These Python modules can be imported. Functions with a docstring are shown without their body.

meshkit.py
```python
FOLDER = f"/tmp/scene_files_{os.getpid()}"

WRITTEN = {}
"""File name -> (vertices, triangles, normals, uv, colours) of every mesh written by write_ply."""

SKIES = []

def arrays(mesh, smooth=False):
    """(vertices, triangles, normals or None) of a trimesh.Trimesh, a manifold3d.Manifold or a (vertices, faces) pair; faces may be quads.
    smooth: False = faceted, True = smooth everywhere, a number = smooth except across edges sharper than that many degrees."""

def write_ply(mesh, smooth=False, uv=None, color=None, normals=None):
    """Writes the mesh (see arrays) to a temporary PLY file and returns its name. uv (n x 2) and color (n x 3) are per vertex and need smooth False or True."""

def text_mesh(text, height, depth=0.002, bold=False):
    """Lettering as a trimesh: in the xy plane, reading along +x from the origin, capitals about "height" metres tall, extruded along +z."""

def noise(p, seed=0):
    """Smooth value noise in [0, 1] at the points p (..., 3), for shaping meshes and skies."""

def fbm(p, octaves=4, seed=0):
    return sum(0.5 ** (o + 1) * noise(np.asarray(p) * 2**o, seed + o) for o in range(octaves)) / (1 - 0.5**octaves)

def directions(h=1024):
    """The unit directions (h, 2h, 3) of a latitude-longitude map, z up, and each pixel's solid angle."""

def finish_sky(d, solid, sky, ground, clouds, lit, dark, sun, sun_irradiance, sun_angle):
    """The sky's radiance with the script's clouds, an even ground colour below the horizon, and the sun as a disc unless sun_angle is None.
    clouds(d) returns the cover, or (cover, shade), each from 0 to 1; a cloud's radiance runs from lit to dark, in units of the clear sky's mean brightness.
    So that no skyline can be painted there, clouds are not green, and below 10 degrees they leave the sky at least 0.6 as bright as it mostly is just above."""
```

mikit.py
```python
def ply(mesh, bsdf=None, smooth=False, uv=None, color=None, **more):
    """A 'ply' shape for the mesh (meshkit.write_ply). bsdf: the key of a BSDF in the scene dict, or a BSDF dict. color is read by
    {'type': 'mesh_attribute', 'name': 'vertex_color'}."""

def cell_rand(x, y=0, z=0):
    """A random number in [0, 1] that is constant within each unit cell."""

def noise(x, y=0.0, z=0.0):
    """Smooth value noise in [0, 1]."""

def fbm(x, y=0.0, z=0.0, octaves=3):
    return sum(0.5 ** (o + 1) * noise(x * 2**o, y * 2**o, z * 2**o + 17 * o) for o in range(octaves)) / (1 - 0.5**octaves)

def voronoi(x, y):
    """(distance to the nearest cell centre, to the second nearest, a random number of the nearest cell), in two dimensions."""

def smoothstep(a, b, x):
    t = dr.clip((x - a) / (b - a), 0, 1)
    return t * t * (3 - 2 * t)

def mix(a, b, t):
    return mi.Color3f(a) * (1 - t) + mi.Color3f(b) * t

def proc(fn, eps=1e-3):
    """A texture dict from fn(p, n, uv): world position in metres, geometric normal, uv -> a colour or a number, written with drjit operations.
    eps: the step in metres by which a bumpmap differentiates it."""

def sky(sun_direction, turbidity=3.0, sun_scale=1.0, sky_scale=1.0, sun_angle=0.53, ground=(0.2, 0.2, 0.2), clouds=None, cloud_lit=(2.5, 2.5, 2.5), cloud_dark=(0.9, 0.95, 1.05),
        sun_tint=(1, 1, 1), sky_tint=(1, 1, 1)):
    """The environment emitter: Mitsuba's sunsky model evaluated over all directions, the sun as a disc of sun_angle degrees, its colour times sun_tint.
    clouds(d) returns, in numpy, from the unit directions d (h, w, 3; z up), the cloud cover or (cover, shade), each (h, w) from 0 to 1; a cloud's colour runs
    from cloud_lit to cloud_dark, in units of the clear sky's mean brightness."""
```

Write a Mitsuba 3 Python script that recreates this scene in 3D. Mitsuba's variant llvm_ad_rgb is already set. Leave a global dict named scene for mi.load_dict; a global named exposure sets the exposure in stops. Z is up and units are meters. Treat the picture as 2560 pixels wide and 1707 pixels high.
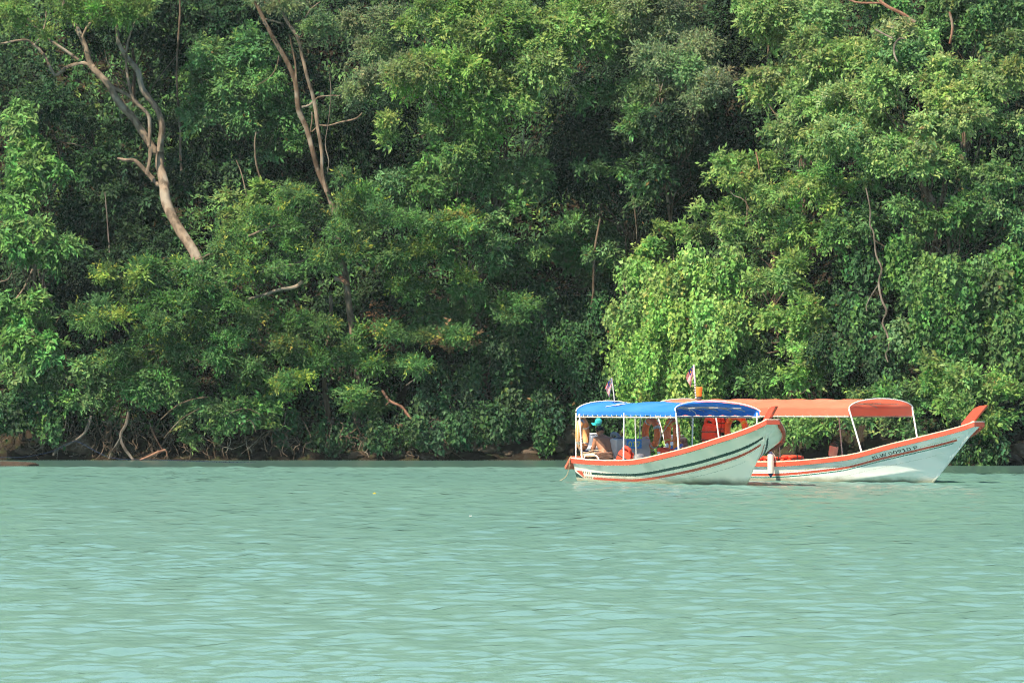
import math
import numpy as np
import trimesh
import manifold3d as m3
import drjit as dr
import mitsuba as mi
import mikit
import meshkit
from mikit import noise, fbm, smoothstep, mix

T = mi.ScalarTransform4f
scene, labels = {}, {}

# ------------------------------------------------------------------ camera, sky, exposure
EYE_Z = 1.74
PITCH = math.atan((1008 - 853.5) / 12650)
FOV = 2 * math.degrees(math.atan(1280 / 12650))
HAZE = 0.00010
scene['camera'] = {'type': 'perspective', 'fov': FOV, 'fov_axis': 'x', 'near_clip': 1.0, 'far_clip': 1500.0,
                   'to_world': T().look_at(origin=[0, 0, EYE_Z], target=[0, math.cos(PITCH), EYE_Z + math.sin(PITCH)], up=[0, 0, 1])}
scene['sky'] = mikit.sky([-0.45, -0.46, 0.765], turbidity=3.0, sky_scale=0.85, sky_tint=(1.08, 1.0, 0.84), ground=(0.10, 0.14, 0.12))
exposure = 2.75

rng = np.random.default_rng(7)


def at(u, v, Y):
    """the point at depth Y on the line of sight of pixel (u, v) of the 2560 x 1707 photograph"""
    a = math.atan((v - 853.5) / 12650)
    return np.array([(u - 1280) / 12650 * Y, Y, EYE_Z + Y * math.tan(PITCH - a)])


# ------------------------------------------------------------------ naming helpers
used = {}


def numbered(name):
    n = used.get(name, 0)
    used[name] = n + 1
    return name if n == 0 else f'{name}_{n:03d}'


def tag(key, label, cat=None, group=None, kind=None):
    d = {'label': label}
    if cat:
        d['category'] = cat
    if group:
        d['group'] = group
    if kind:
        d['kind'] = kind
    labels[key] = d


def thing(name, label, cat, group=None):
    k = numbered(name)
    tag(k, label, cat, group)
    return k


def obj(name, mesh, bsdf, parent=None, M=None, smooth=35, label=None, kind=None, **kw):
    key = numbered(name if parent is None else parent + '__' + name)
    d = mikit.ply(mesh, 'mat_' + bsdf, smooth=smooth, **kw)
    if M is not None:
        d['to_world'] = T(M)
    scene[key] = d
    if parent is not None and (label or kind):
        labels[key] = {k: v for k, v in (('label', label), ('kind', kind)) if v}
    return key


# ------------------------------------------------------------------ materials
def plastic(name, col, rough=0.5, spec=0.5, two=True, **kw):
    b = {'type': 'principled', 'base_color': col if isinstance(col, dict) else {'type': 'rgb', 'value': list(col)},
         'roughness': rough, 'specular': spec, **kw}
    scene['mat_' + name] = {'type': 'twosided', 'bsdf': b} if two else b


def stained(base, dirt, scale, amount, zlo=None, zhi=None):
    def fn(p, n, uv):
        s = fbm(p.x * scale, p.y * scale, p.z * scale * 1.6, 4)
        t = smoothstep(0.52, 0.78, s) * amount
        c = mix(base, dirt, t)
        if zlo is not None:
            w = (1 - smoothstep(zlo, zhi, p.z + 0.10 * (fbm(p.x * 5, p.y * 5, p.z * 3, 3) - 0.5)))
            c = c * (1 - 0.8 * w) + mi.Color3f(0.16, 0.17, 0.09) * (0.8 * w)
        return c
    return mikit.proc(fn)


def bark(c1, c2, scale=1.0):
    def fn(p, n, uv):
        a = fbm(p.x * 9 * scale, p.y * 9 * scale, p.z * 3 * scale, 4)
        b = smoothstep(0.55, 0.72, fbm(p.x * 2.2 * scale + 5, p.y * 2.2 * scale, p.z * 1.7 * scale, 3))
        return mix(mix(c1, c2, smoothstep(0.25, 0.75, a)), (0.30, 0.28, 0.24), b * 0.6)
    return mikit.proc(fn)


scene['mat_leaf'] = {'type': 'principledthin', 'base_color': {'type': 'mesh_attribute', 'name': 'vertex_color'}, 'roughness': 0.42, 'diff_trans': 0.75, 'eta': 1.45}
scene['mat_leaf_gloss'] = {'type': 'principledthin', 'base_color': {'type': 'mesh_attribute', 'name': 'vertex_color'}, 'roughness': 0.30, 'diff_trans': 0.5, 'eta': 1.7}
plastic('bark_tan', bark((0.085, 0.068, 0.052), (0.24, 0.19, 0.145)), 0.85, 0.2)
plastic('bark_dark', bark((0.07, 0.05, 0.035), (0.15, 0.11, 0.08)), 0.9, 0.2)
plastic('bark_pale', bark((0.075, 0.062, 0.052), (0.18, 0.155, 0.135)), 0.85, 0.2)
plastic('bark_red', bark((0.13, 0.065, 0.045), (0.25, 0.14, 0.10)), 0.85, 0.2)


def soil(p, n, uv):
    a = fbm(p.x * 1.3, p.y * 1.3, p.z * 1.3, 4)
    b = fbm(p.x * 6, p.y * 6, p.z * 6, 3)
    return mix(mix((0.010, 0.009, 0.008), (0.034, 0.025, 0.017), a), (0.04, 0.06, 0.02), smoothstep(0.5, 0.8, b) * 0.6)  # near-black: the shade under overhanging foliage is put into the soil colour


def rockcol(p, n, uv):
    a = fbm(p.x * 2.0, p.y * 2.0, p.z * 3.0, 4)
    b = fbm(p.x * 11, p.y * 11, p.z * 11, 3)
    c = mix(mix((0.045, 0.034, 0.026), (0.16, 0.115, 0.08), a), (0.05, 0.05, 0.035), smoothstep(0.5, 0.75, b) * 0.7)  # browns darkened, overhang shade painted into the rock
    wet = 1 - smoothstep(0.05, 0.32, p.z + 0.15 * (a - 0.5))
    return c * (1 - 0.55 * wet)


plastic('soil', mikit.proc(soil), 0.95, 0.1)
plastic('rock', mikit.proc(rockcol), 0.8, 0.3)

# water: turbid green body under a glossy rippled surface
def sea(p, n, uv):
    return mix((0.096, 0.212, 0.200), (0.118, 0.238, 0.212), fbm(p.x * 0.09, p.y * 0.05, 0, 3))


scene['mat_water_open'] = {'type': 'principled', 'base_color': mikit.proc(sea), 'roughness': 0.15, 'eta': 1.33}
scene['mat_water_calm'] = {'type': 'roughplastic', 'distribution': 'ggx', 'alpha': 0.02, 'int_ior': 1.33, 'nonlinear': False, 'diffuse_reflectance': mikit.proc(sea)}


# ------------------------------------------------------------------ the lie of the land
def sstep(a, b, x):
    t = np.clip((np.asarray(x, float) - a) / (b - a), 0, 1)
    return t * t * (3 - 2 * t)


def vnoise(x, y, s=0):
    return meshkit.noise(np.stack([np.asarray(x, float), np.asarray(y, float), np.zeros(np.shape(x)) + 0.37], -1), s)


def shore(x):
    x = np.asarray(x, float)
    return 155.0 - 12.0 * sstep(1.5, 12.0, x) + 1.6 * (vnoise(x * 0.35, x * 0 + 3.1) - 0.5)


def ground(x, Y):
    x, Y = np.asarray(x, float), np.asarray(Y, float)
    s = Y - shore(x)
    z = np.where(s < 0, np.maximum(s * 0.35, -2.2), np.where(s < 1.4, s * 0.65, 0.91 + (s - 1.4) * 0.84))
    z = np.where(s > 42, 35.0 + (s - 42) * 0.22, z)
    return z + sstep(0.0, 3, s) * (vnoise(x * 0.45, Y * 0.45, 2) - 0.5) * 1.3 + (vnoise(x * 1.9, Y * 1.9, 4) - 0.5) * 0.35


def nrm(a):
    return a / (np.linalg.norm(a, axis=-1, keepdims=True) + 1e-9)


def grid_mesh(xs, ys, zf):
    X, Y = np.meshgrid(xs, ys)
    v = np.stack([X, Y, zf(X, Y)], -1).reshape(-1, 3)
    nx, ny = len(xs), len(ys)
    i = (np.arange(ny - 1)[:, None] * nx + np.arange(nx - 1)[None]).ravel()
    return v, np.stack([i, i + 1, i + nx + 1, i + nx], 1)


gx = np.concatenate([np.linspace(-160, -24, 40), np.arange(-23.5, 23.6, 0.6), np.linspace(24, 160, 40)])
gy = np.concatenate([np.arange(136, 182, 0.6), np.linspace(182.5, 330, 50)])
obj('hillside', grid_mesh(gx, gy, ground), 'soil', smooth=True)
tag('hillside', 'soil slope rising from the shore under the forest, overhang shade put into its colour', kind='structure')


# water surface: a sum of wind ripples, real relief that calms in the lee of the bank
def make_water():
    r = np.random.default_rng(21)
    waves = []
    for lam in np.geomspace(0.18, 1.0, 46):
        th = r.normal(0, 0.85) + math.pi / 2 + 0.12
        k = 2 * math.pi / lam
        waves.append((k * math.cos(th), k * math.sin(th), r.uniform(0, 6.28), lam))

    slope = lambda lo: sum((2 * math.pi / w[3] * w[3] ** 0.62) ** 2 for w in waves if w[3] >= lo) ** 0.5

    def height(X, Y, minlam):
        z = np.zeros(X.shape)
        keep = min(slope(0) / slope(minlam), 2.0)       # the same steepness where the shortest ripples are left out
        calm = 0.015 + 0.985 * (1 - sstep(-18.5, -16.5, Y - shore(X)))
        g1 = 0.70 + 0.6 * vnoise(X * 0.16, Y * 0.07, 5)
        g2 = 0.5 + 1.0 * vnoise(X * 0.05, Y * 0.025, 6)
        for kx, ky, ph, lam in waves:
            if lam < minlam:
                continue
            amp = 0.0031 * keep * lam ** 0.58 * (g1 if lam < 1 else g2)
            ph2 = ph + 1.5 * vnoise(X * 0.5 / lam, Y * 0.3 / lam, int(lam * 100))
            s = np.sin(kx * X + ky * Y + ph2)
            z = z + amp * (s + 0.28 * np.cos(2 * (kx * X + ky * Y + ph2)))
        return z * calm
    parts = []
    # nearer water is meshed finer
    for y0, y1, dy, hw, dx, ml in ((22, 36, 0.048, 4.6, 0.065, 0.17), (36, 62, 0.075, 7.4, 0.12, 0.27), (62, 112, 0.125, 13.2, 0.22, 0.42), (112, 126, 0.16, 19, 0.3, 0.5)):
        n = int(round((y1 - y0) / dy))
        parts.append(grid_mesh(np.arange(-hw, hw + dx / 2, dx), np.linspace(y0, y1, n + 1), lambda X, Y: height(X, Y, ml)))
        y = y0 - np.array([0.9, 0.45, 0.2, 0.0])     # laps down under the strip before it, so that no slit opens
        parts.append(grid_mesh(np.arange(-hw, hw + dx / 2, dx), y, lambda X, Y: height(X, np.maximum(Y, y0), ml) - 0.10 * (y0 - Y)))

    # from 126 m on the open water is cut along the edge of the calm strip under the bank
    xs = np.arange(-60, 60.1, 0.27)
    edge = shore(xs) - CALM
    V = np.linspace(0, 1, 100)
    X, Y = np.broadcast_to(xs, (100, len(xs))), 126 + V[:, None] * (edge - 126)[None]
    i = (np.arange(99)[:, None] * len(xs) + np.arange(len(xs) - 1)[None]).ravel()
    y = np.array([125.1, 125.6, 126.0])
    parts.append(grid_mesh(xs, y, lambda X, Y: height(X, np.maximum(Y, 126.0), 0.5) - 0.10 * (126.0 - Y)))
    parts.append((np.stack([X, Y, height(X, Y, 0.5)], -1).reshape(-1, 3), np.stack([i, i + 1, i + len(xs) + 1, i + len(xs)], 1)))

    def sheet(x0, x1, y0, y1, d):
        xs, ys = np.linspace(x0, x1, max(2, int((x1 - x0) / d) + 1)), np.linspace(y0, y1, max(2, int((y1 - y0) / d) + 1))
        parts.append(grid_mesh(xs, ys, lambda X, Y: height(X, Y, 0.85) * 0.6))
    for y0, y1, hw in ((22, 36, 4.6), (36, 62, 7.4), (62, 112, 13.2), (112, 126, 19)):
        for s in (-1, 1):
            a, b = sorted((s * hw, s * 60))
            sheet(a, b, y0, y1, 0.9)
    sheet(-60, 60, -40, 22, 0.9)
    for x0, x1, y0, y1 in ((-400, -60, -300, 160), (60, 400, -300, 160), (-60, 60, -300, -40)):
        parts.append(grid_mesh(np.array([float(x0), x1]), np.array([float(y0), y1]), lambda X, Y: X * 0))
    vs, fs, o = [], [], 0
    for v, f in parts:
        vs.append(v)
        fs.append(f + o)
        o += len(v)
    return np.vstack(vs), np.vstack(fs)


CALM = 17.5
wv, wf = make_water()
_, wt, wn = meshkit.arrays((wv, wf), True)
wn = nrm(wn + np.array([0, 0, 0.40]))       # soft ripples: the shading relief is gentler than the mesh
used['water'] = 1
scene['water'] = {'type': 'ply', 'filename': meshkit.write_ply((wv, wt), False, normals=wn), 'face_normals': False, 'bsdf': {'type': 'ref', 'id': 'mat_water_open'}}
tag('water', 'rippled turquoise green sea water', kind='structure')
xs = np.arange(-60, 60.1, 0.5)
edge = shore(xs) - CALM
V = np.linspace(0, 1, 40)
X, Y = np.broadcast_to(xs, (40, len(xs))), edge[None] + V[:, None] * (163 - edge)[None]
i = (np.arange(39)[:, None] * len(xs) + np.arange(len(xs) - 1)[None]).ravel()
obj('calm_water', (np.stack([X, Y, 0.0012 * (vnoise(X * 0.8, Y * 0.5, 3) - 0.5)], -1).reshape(-1, 3), np.stack([i, i + 1, i + len(xs) + 1, i + len(xs)], 1)), 'water_calm', smooth=True)
tag('calm_water', 'dark still water sheltered under the bank', kind='structure')


# ------------------------------------------------------------------ tubes, trunks
def tube(pts, radii, sides=7, wob=0.0, seed=0, sub=3):
    p, r = np.asarray(pts, float), np.asarray(radii, float)
    if r.ndim == 0:
        r = np.full(len(p), float(r))
    if sub > 1 and len(p) > 2:
        t, tt = np.arange(len(p)), np.linspace(0, len(p) - 1, (len(p) - 1) * sub + 1)
        q = np.empty((len(tt), 3))
        i = np.minimum(tt.astype(int), len(p) - 2)
        f = (tt - i)[:, None]
        p0, p1, p2, p3 = p[np.maximum(i - 1, 0)], p[i], p[i + 1], p[np.minimum(i + 2, len(p) - 1)]
        q = 0.5 * (2 * p1 + (p2 - p0) * f + (2 * p0 - 5 * p1 + 4 * p2 - p3) * f ** 2 + (3 * p1 - p0 - 3 * p2 + p3) * f ** 3)
        p, r = q, np.interp(tt, t, r)
    d = np.gradient(p, axis=0)
    d /= np.linalg.norm(d, axis=1, keepdims=True) + 1e-12
    ref = np.array([0, 0, 1.0]) if abs(d[0, 2]) < 0.8 else np.array([1.0, 0, 0])
    a = np.cross(d[0], ref)
    rings = []
    ang = np.arange(sides) * 2 * math.pi / sides
    g = np.random.default_rng(seed)
    for k in range(len(p)):
        a = a - d[k] * (a @ d[k])
        a /= np.linalg.norm(a) + 1e-12
        b = np.cross(d[k], a)
        rr = r[k] * (1 + wob * g.uniform(-1, 1, sides))
        rings.append(p[k] + rr[:, None] * (np.cos(ang)[:, None] * a + np.sin(ang)[:, None] * b))
    v = np.vstack(rings + [p[:1], p[-1:]])
    n = len(p)
    i = (np.arange(n - 1)[:, None] * sides)
    j = np.arange(sides)
    j2 = (j + 1) % sides
    f = np.concatenate([np.stack([i + j, i + j2, i + sides + j2], -1).reshape(-1, 3), np.stack([i + j, i + sides + j2, i + sides + j], -1).reshape(-1, 3),
                        np.stack([j2, j, np.full(sides, n * sides)], -1), np.stack([(n - 1) * sides + j, (n - 1) * sides + j2, np.full(sides, n * sides + 1)], -1)])
    return trimesh.Trimesh(v, f, process=False)


def join(ms):
    return trimesh.util.concatenate(ms)


# ------------------------------------------------------------------ foliage
UP = np.array([0, 0, 1.0])


# kind: leaf length, width, base colour, young-tip colour, share of young tips, spray radius, droop, style, material
KINDS = {
    'bright':  (0.150, 0.066, (0.192, 0.340, 0.105), (0.30, 0.40, 0.12), 0.12, 0.26, 0.35, 'spray', 'leaf'),
    'lime':    (0.140, 0.066, (0.228, 0.380, 0.138), (0.32, 0.43, 0.15), 0.14, 0.24, 0.35, 'spray', 'leaf'),
    'mid':     (0.150, 0.064, (0.104, 0.215, 0.080), (0.20, 0.31, 0.09), 0.08, 0.26, 0.45, 'spray', 'leaf_gloss'),
    'greygreen': (0.105, 0.044, (0.185, 0.275, 0.140), (0.27, 0.33, 0.16), 0.10, 0.26, 0.20, 'spray', 'leaf'),
    'feather': (0.125, 0.048, (0.100, 0.210, 0.072), (0.33, 0.38, 0.08), 0.06, 0.30, 0.20, 'spray', 'leaf'),
    'yellow':  (0.130, 0.050, (0.250, 0.370, 0.085), (0.34, 0.40, 0.09), 0.20, 0.26, 0.20, 'spray', 'leaf'),
    'airy':    (0.110, 0.044, (0.155, 0.275, 0.085), (0.27, 0.36, 0.10), 0.10, 0.28, 0.20, 'spray', 'leaf'),
    'dark':    (0.155, 0.072, (0.040, 0.082, 0.044), (0.08, 0.15, 0.05), 0.03, 0.26, 0.55, 'spray', 'leaf_gloss'),  # low leaf tone puts the shade of the hollows into the colour
    'broad':   (0.210, 0.092, (0.125, 0.270, 0.085), (0.19, 0.34, 0.10), 0.10, 0.27, 0.80, 'spray', 'leaf_gloss'),
    'vine':    (0.135, 0.108, (0.198, 0.355, 0.102), (0.30, 0.42, 0.12), 0.12, 0.25, 0.90, 'hang', 'leaf_gloss'),
    'heart':   (0.145, 0.125, (0.100, 0.215, 0.072), (0.15, 0.28, 0.08), 0.06, 0.25, 0.90, 'hang', 'leaf_gloss'),
    'shade':   (0.145, 0.104, (0.056, 0.125, 0.056), (0.10, 0.19, 0.06), 0.05, 0.25, 0.80, 'hang', 'leaf_gloss'),  # leaf colour darkened to stand in for shade beneath the crowns
}


def leaves_at(c, o, kind, per, g, rs=None, scale=1.0):
    """per leaves about each spray centre c (n, 3), whose outward direction is o; returns vertices, faces, colours"""
    L, W, col, tip, ptip, rs0, droop, style, _ = KINDS[kind]
    rs = rs or rs0 * scale
    n = len(c)
    pn = nrm(UP * 0.60 + o * 0.70 + g.normal(0, 0.42, (n, 3)))
    u = nrm(np.cross(pn, g.normal(0, 1, (n, 3))))
    w = np.cross(pn, u)
    yng = (g.random(n) < ptip * (0.4 + 1.2 * np.clip(o[:, 2], 0, 1)))
    base = np.array(col) * np.exp(g.normal(0, 0.16, (n, 1))) * (1 + g.normal(0, 0.07, (n, 3)))
    base[yng] = np.array(tip) * (0.8 + 0.4 * g.random((yng.sum(), 1)))
    rep = lambda a: np.repeat(a, per, axis=0)
    N = n * per
    if style == 'spray':
        # leaves set along a short arching twig, alternating to either side
        td = nrm(o * 0.75 + g.normal(0, 0.55, (n, 3)) + UP * 0.08)
        tl = rs * (1.1 + 1.3 * g.random((n, 1)))
        sv = nrm(np.cross(pn, td))
        q = np.tile((np.arange(per) + 0.5) / per, n)[:, None] + g.normal(0, 0.04, (N, 1))
        sgn = np.tile(np.where(np.arange(per) % 2 == 0, 1.0, -1.0), n)[:, None]
        pos = rep(c) + rep(td) * ((q - 0.45) * rep(tl)) - UP * (0.55 * droop * rep(tl) * q ** 2) + g.normal(0, 0.035, (N, 3))
        ax = nrm(rep(td) * (0.35 + 0.6 * q) + rep(sv) * sgn * (0.9 - 0.5 * q) - UP * droop * (0.3 + 0.9 * g.random((N, 1))) + g.normal(0, 0.22, (N, 3)))
        nn = rep(pn) + g.normal(0, 0.42, (N, 3))
    else:
        # hanging curtain: leaves overlap down short strands, blades facing out and up
        drop = g.random((N, 1)) ** 1.0 * rs * 2.6
        pos = rep(c) + rep(nrm(np.cross(UP, o) + 1e-6)) * g.normal(0, 0.06, (N, 1)) + rep(o) * g.normal(0, 0.07, (N, 1)) - UP * drop
        ax = nrm(-UP * (0.6 + droop * g.random((N, 1))) + rep(o) * 0.35 + g.normal(0, 0.55, (N, 3)))
        nn = rep(o) * 0.7 + UP * 0.55 + g.normal(0, 0.60, (N, 3))
    side = nrm(np.cross(nn, ax))
    nn = np.cross(ax, side)
    ln = (L * scale * (0.65 + 0.6 * g.random(N)))[:, None]
    wd = W / L * ln * 0.5
    fold = wd * 0.35
    mid = 0.42 if style == 'spray' else 0.30
    v = np.stack([pos, pos + ax * ln * mid + side * wd + nn * fold, pos + ax * ln - nn * fold * 0.6, pos + ax * ln * mid - side * wd + nn * fold], 1)
    i = np.arange(N)[:, None] * 4
    f = np.concatenate([i + [0, 1, 2], i + [0, 2, 3]], 0)
    cc = rep(base) * np.exp(g.normal(0, 0.14, (N, 1))) * (1 + g.normal(0, 0.05, (N, 3)))
    # a few browned leaves
    br = g.random(N) < 0.003
    cc[br] = np.array([0.20, 0.13, 0.06]) * (0.6 + 0.7 * g.random((br.sum(), 1)))
    return v.reshape(-1, 3), f, np.repeat(np.clip(cc, 0.01, 0.5), 4, axis=0)


class Leaves:
    def __init__(self):
        self.v, self.f, self.c, self.n = [], [], [], 0

    def add(self, v, f, c):
        self.v.append(v)
        self.f.append(f + self.n)
        self.c.append(c)
        self.n += len(v)

    def out(self, name, mat, parent=None, **kw):
        return obj(name, (np.vstack(self.v), np.vstack(self.f)), mat, parent, smooth=False, color=np.vstack(self.c), **kw)


DENS = 0.70
TOTAL = [0]


def fill_blobs(lv, blobs, kind, g, dens=1.0, per=14, scale=1.0, back=0.35):
    """leaf sprays over the upper and camera-facing shell of each ellipsoid blob (and thinner behind)"""
    for bc, br in blobs:
        bc, br = np.asarray(bc, float), np.asarray(br, float)
        area = 4 * math.pi * ((br[0] * br[1]) ** 1.6 / 3 + (br[0] * br[2]) ** 1.6 / 3 + (br[1] * br[2]) ** 1.6 / 3) ** (1 / 1.6)
        L = KINDS[kind][0] * scale
        W = KINDS[kind][1] * scale
        n = int(area * dens * DENS * 3.6 / (L * W * 0.5) / per) + 4
        d = nrm(g.normal(0, 1, (n * 2, 3)))
        keep = g.random(n * 2) < np.clip(0.45 + 0.45 * d[:, 2] - 0.35 * d[:, 1], 0.14, 1.0)
        d = d[keep][:n]
        lump = meshkit.noise(d * 1.9 + bc * 0.7, 3) - 0.5 + 0.5 * (meshkit.noise(d * 4.5 + bc, 9) - 0.5)
        r = (1 - 0.5 * g.random(len(d)) ** 1.6) * (1 + 0.95 * lump)
        stray = g.random(len(d)) < 0.14
        r[stray] *= g.uniform(1.0, 1.35, stray.sum())
        c = bc + d * br * r[:, None]
        nz = 0.55 * meshkit.noise(c * 1.15, 41) + 0.45 * meshkit.noise(c * 3.1, 42)
        ok = nz > 0.40 + 0.22 * (r - 0.8)
        c, d = c[ok], d[ok]
        o = nrm(d / br)
        v, f, cc = leaves_at(c, o, kind, per, g, scale=scale * g.uniform(0.82, 1.22))
        cc = cc * np.exp(g.normal(0, 0.13)) * (1 + g.normal(0, 0.07, 3))
        lv.add(v, f, cc)
        TOTAL[0] += len(c) * per


def auto_blobs(c, hx, hy, hz, n, g, size=0.5):
    """n blobs spread through an ellipsoid crown, biased to its upper and near shell"""
    out = []
    for k in range(n):
        for _ in range(30):
            d = nrm(g.normal(0, 1, 3))
            if g.random() < np.clip(0.5 + 0.4 * d[2] - 0.4 * d[1], 0.05, 1):
                break
        rad = g.uniform(0.30, 1.02)
        b = size * g.uniform(0.5, 1.25)
        out.append((np.array(c) + d * np.array([hx, hy, hz]) * rad, np.array([hx, hy, hz]) ** 0.5 * np.array([b, b, b * 0.85]) * (min(hx, hz) ** 0.5) * g.uniform(0.85, 1.15, 3)))
    return out


def limb_to(base, tip, r0, r1, g, n=6, bend=0.12):
    base, tip = np.asarray(base, float), np.asarray(tip, float)
    t = np.linspace(0, 1, n)[:, None]
    p = base * (1 - t) + tip * t
    L = np.linalg.norm(tip - base)
    off = g.normal(0, bend * L * 0.35, (n, 3)) * np.sin(t * math.pi)
    p = p + off - UP * 0
    return p, np.linspace(r0, r1, n)


def tree(name, label, cat, kind, crowns, s_root=None, trunk_r=0.10, barkm='bark_dark', group=None, seed=0, root=None, dens=1.0, nblob=None, size=0.5, limbs=True, trunk=None):
    """crowns: list of (u, v, half width px, half height px, s) ellipses on the photograph, s metres behind the waterline there"""
    g = np.random.default_rng(1000 + seed)
    key = thing(name, label, cat, group)
    lv = Leaves()
    blobs = []
    for u, v, hw, hh, s in crowns:
        Y = 152.0
        for _ in range(3):
            Y = float(shore((u - 1280) / 12650 * Y)) + s
        c = at(u, v, Y)
        m = Y / 12650
        hx, hz = hw * m, hh * m
        hy = 0.75 * min(hx, hz) + 0.25 * max(hx, hz)
        nb = nblob or max(3, int(3.2 * hx * hz) + 5)
        blobs += auto_blobs(c, hx, hy * 0.9, hz, nb, g, size)
    fill_blobs(lv, blobs, kind, g, dens)
    cen = np.mean([b[0] for b in blobs], axis=0)
    if trunk is None:
        x0 = cen[0] + g.uniform(-0.5, 0.5) if root is None else root[0]
        y0 = max(cen[1] + 1.5, float(shore(x0)) + 0.8) if root is None else root[1]
        base = np.array([x0, y0, float(ground(x0, y0)) - 0.3])
        top = cen - UP * 0.15 * (cen[2] - base[2])
        p, r = limb_to(base, top, trunk_r, trunk_r * 0.5, g, 7, 0.10)
        r[0] *= 1.35
        obj('trunk', tube(p, r, 8, 0.08, seed), barkm, key)
        fork = p[-1]
        if limbs:
            ms = []
            for bc, br in blobs[::3]:
                q, rr = limb_to(p[int(g.integers(3, 6))], bc, trunk_r * 0.22, 0.012, g, 6, 0.14)
                ms.append(tube(q, rr, 5, 0.08, seed))
            obj('limbs', join(ms), barkm, key)
    lv.out('crown', KINDS[kind][8], key)
    return key


# ------------------------------------------------------------------ the wooded shore
def px_path(pts, s, fat=1.0):
    """a limb given by pixels of the photograph, s metres behind the waterline (number or one per point)"""
    out, rad = [], []
    ss = s if hasattr(s, '__len__') else [s] * len(pts)
    for (u, v, w), q in zip(pts, ss):
        Y = 152.0
        for _ in range(3):
            Y = float(shore((u - 1280) / 12650 * Y)) + q
        out.append(at(u, v, Y))
        rad.append(max(w * fat, 1.5) * Y / 12650 / 2)
    return np.array(out), np.array(rad)


def px_limb(pts, s, seed=0, sides=9, wob=0.09):
    p, r = px_path(pts, s, FAT)
    g = np.random.default_rng(seed + 9000)
    if len(p) > 4:      # a crooked line
        p[1:-1] += g.normal(0, 0.035, (len(p) - 2, 3))
    return tube(p, r, sides, wob, seed)


FAT = 0.63
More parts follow.
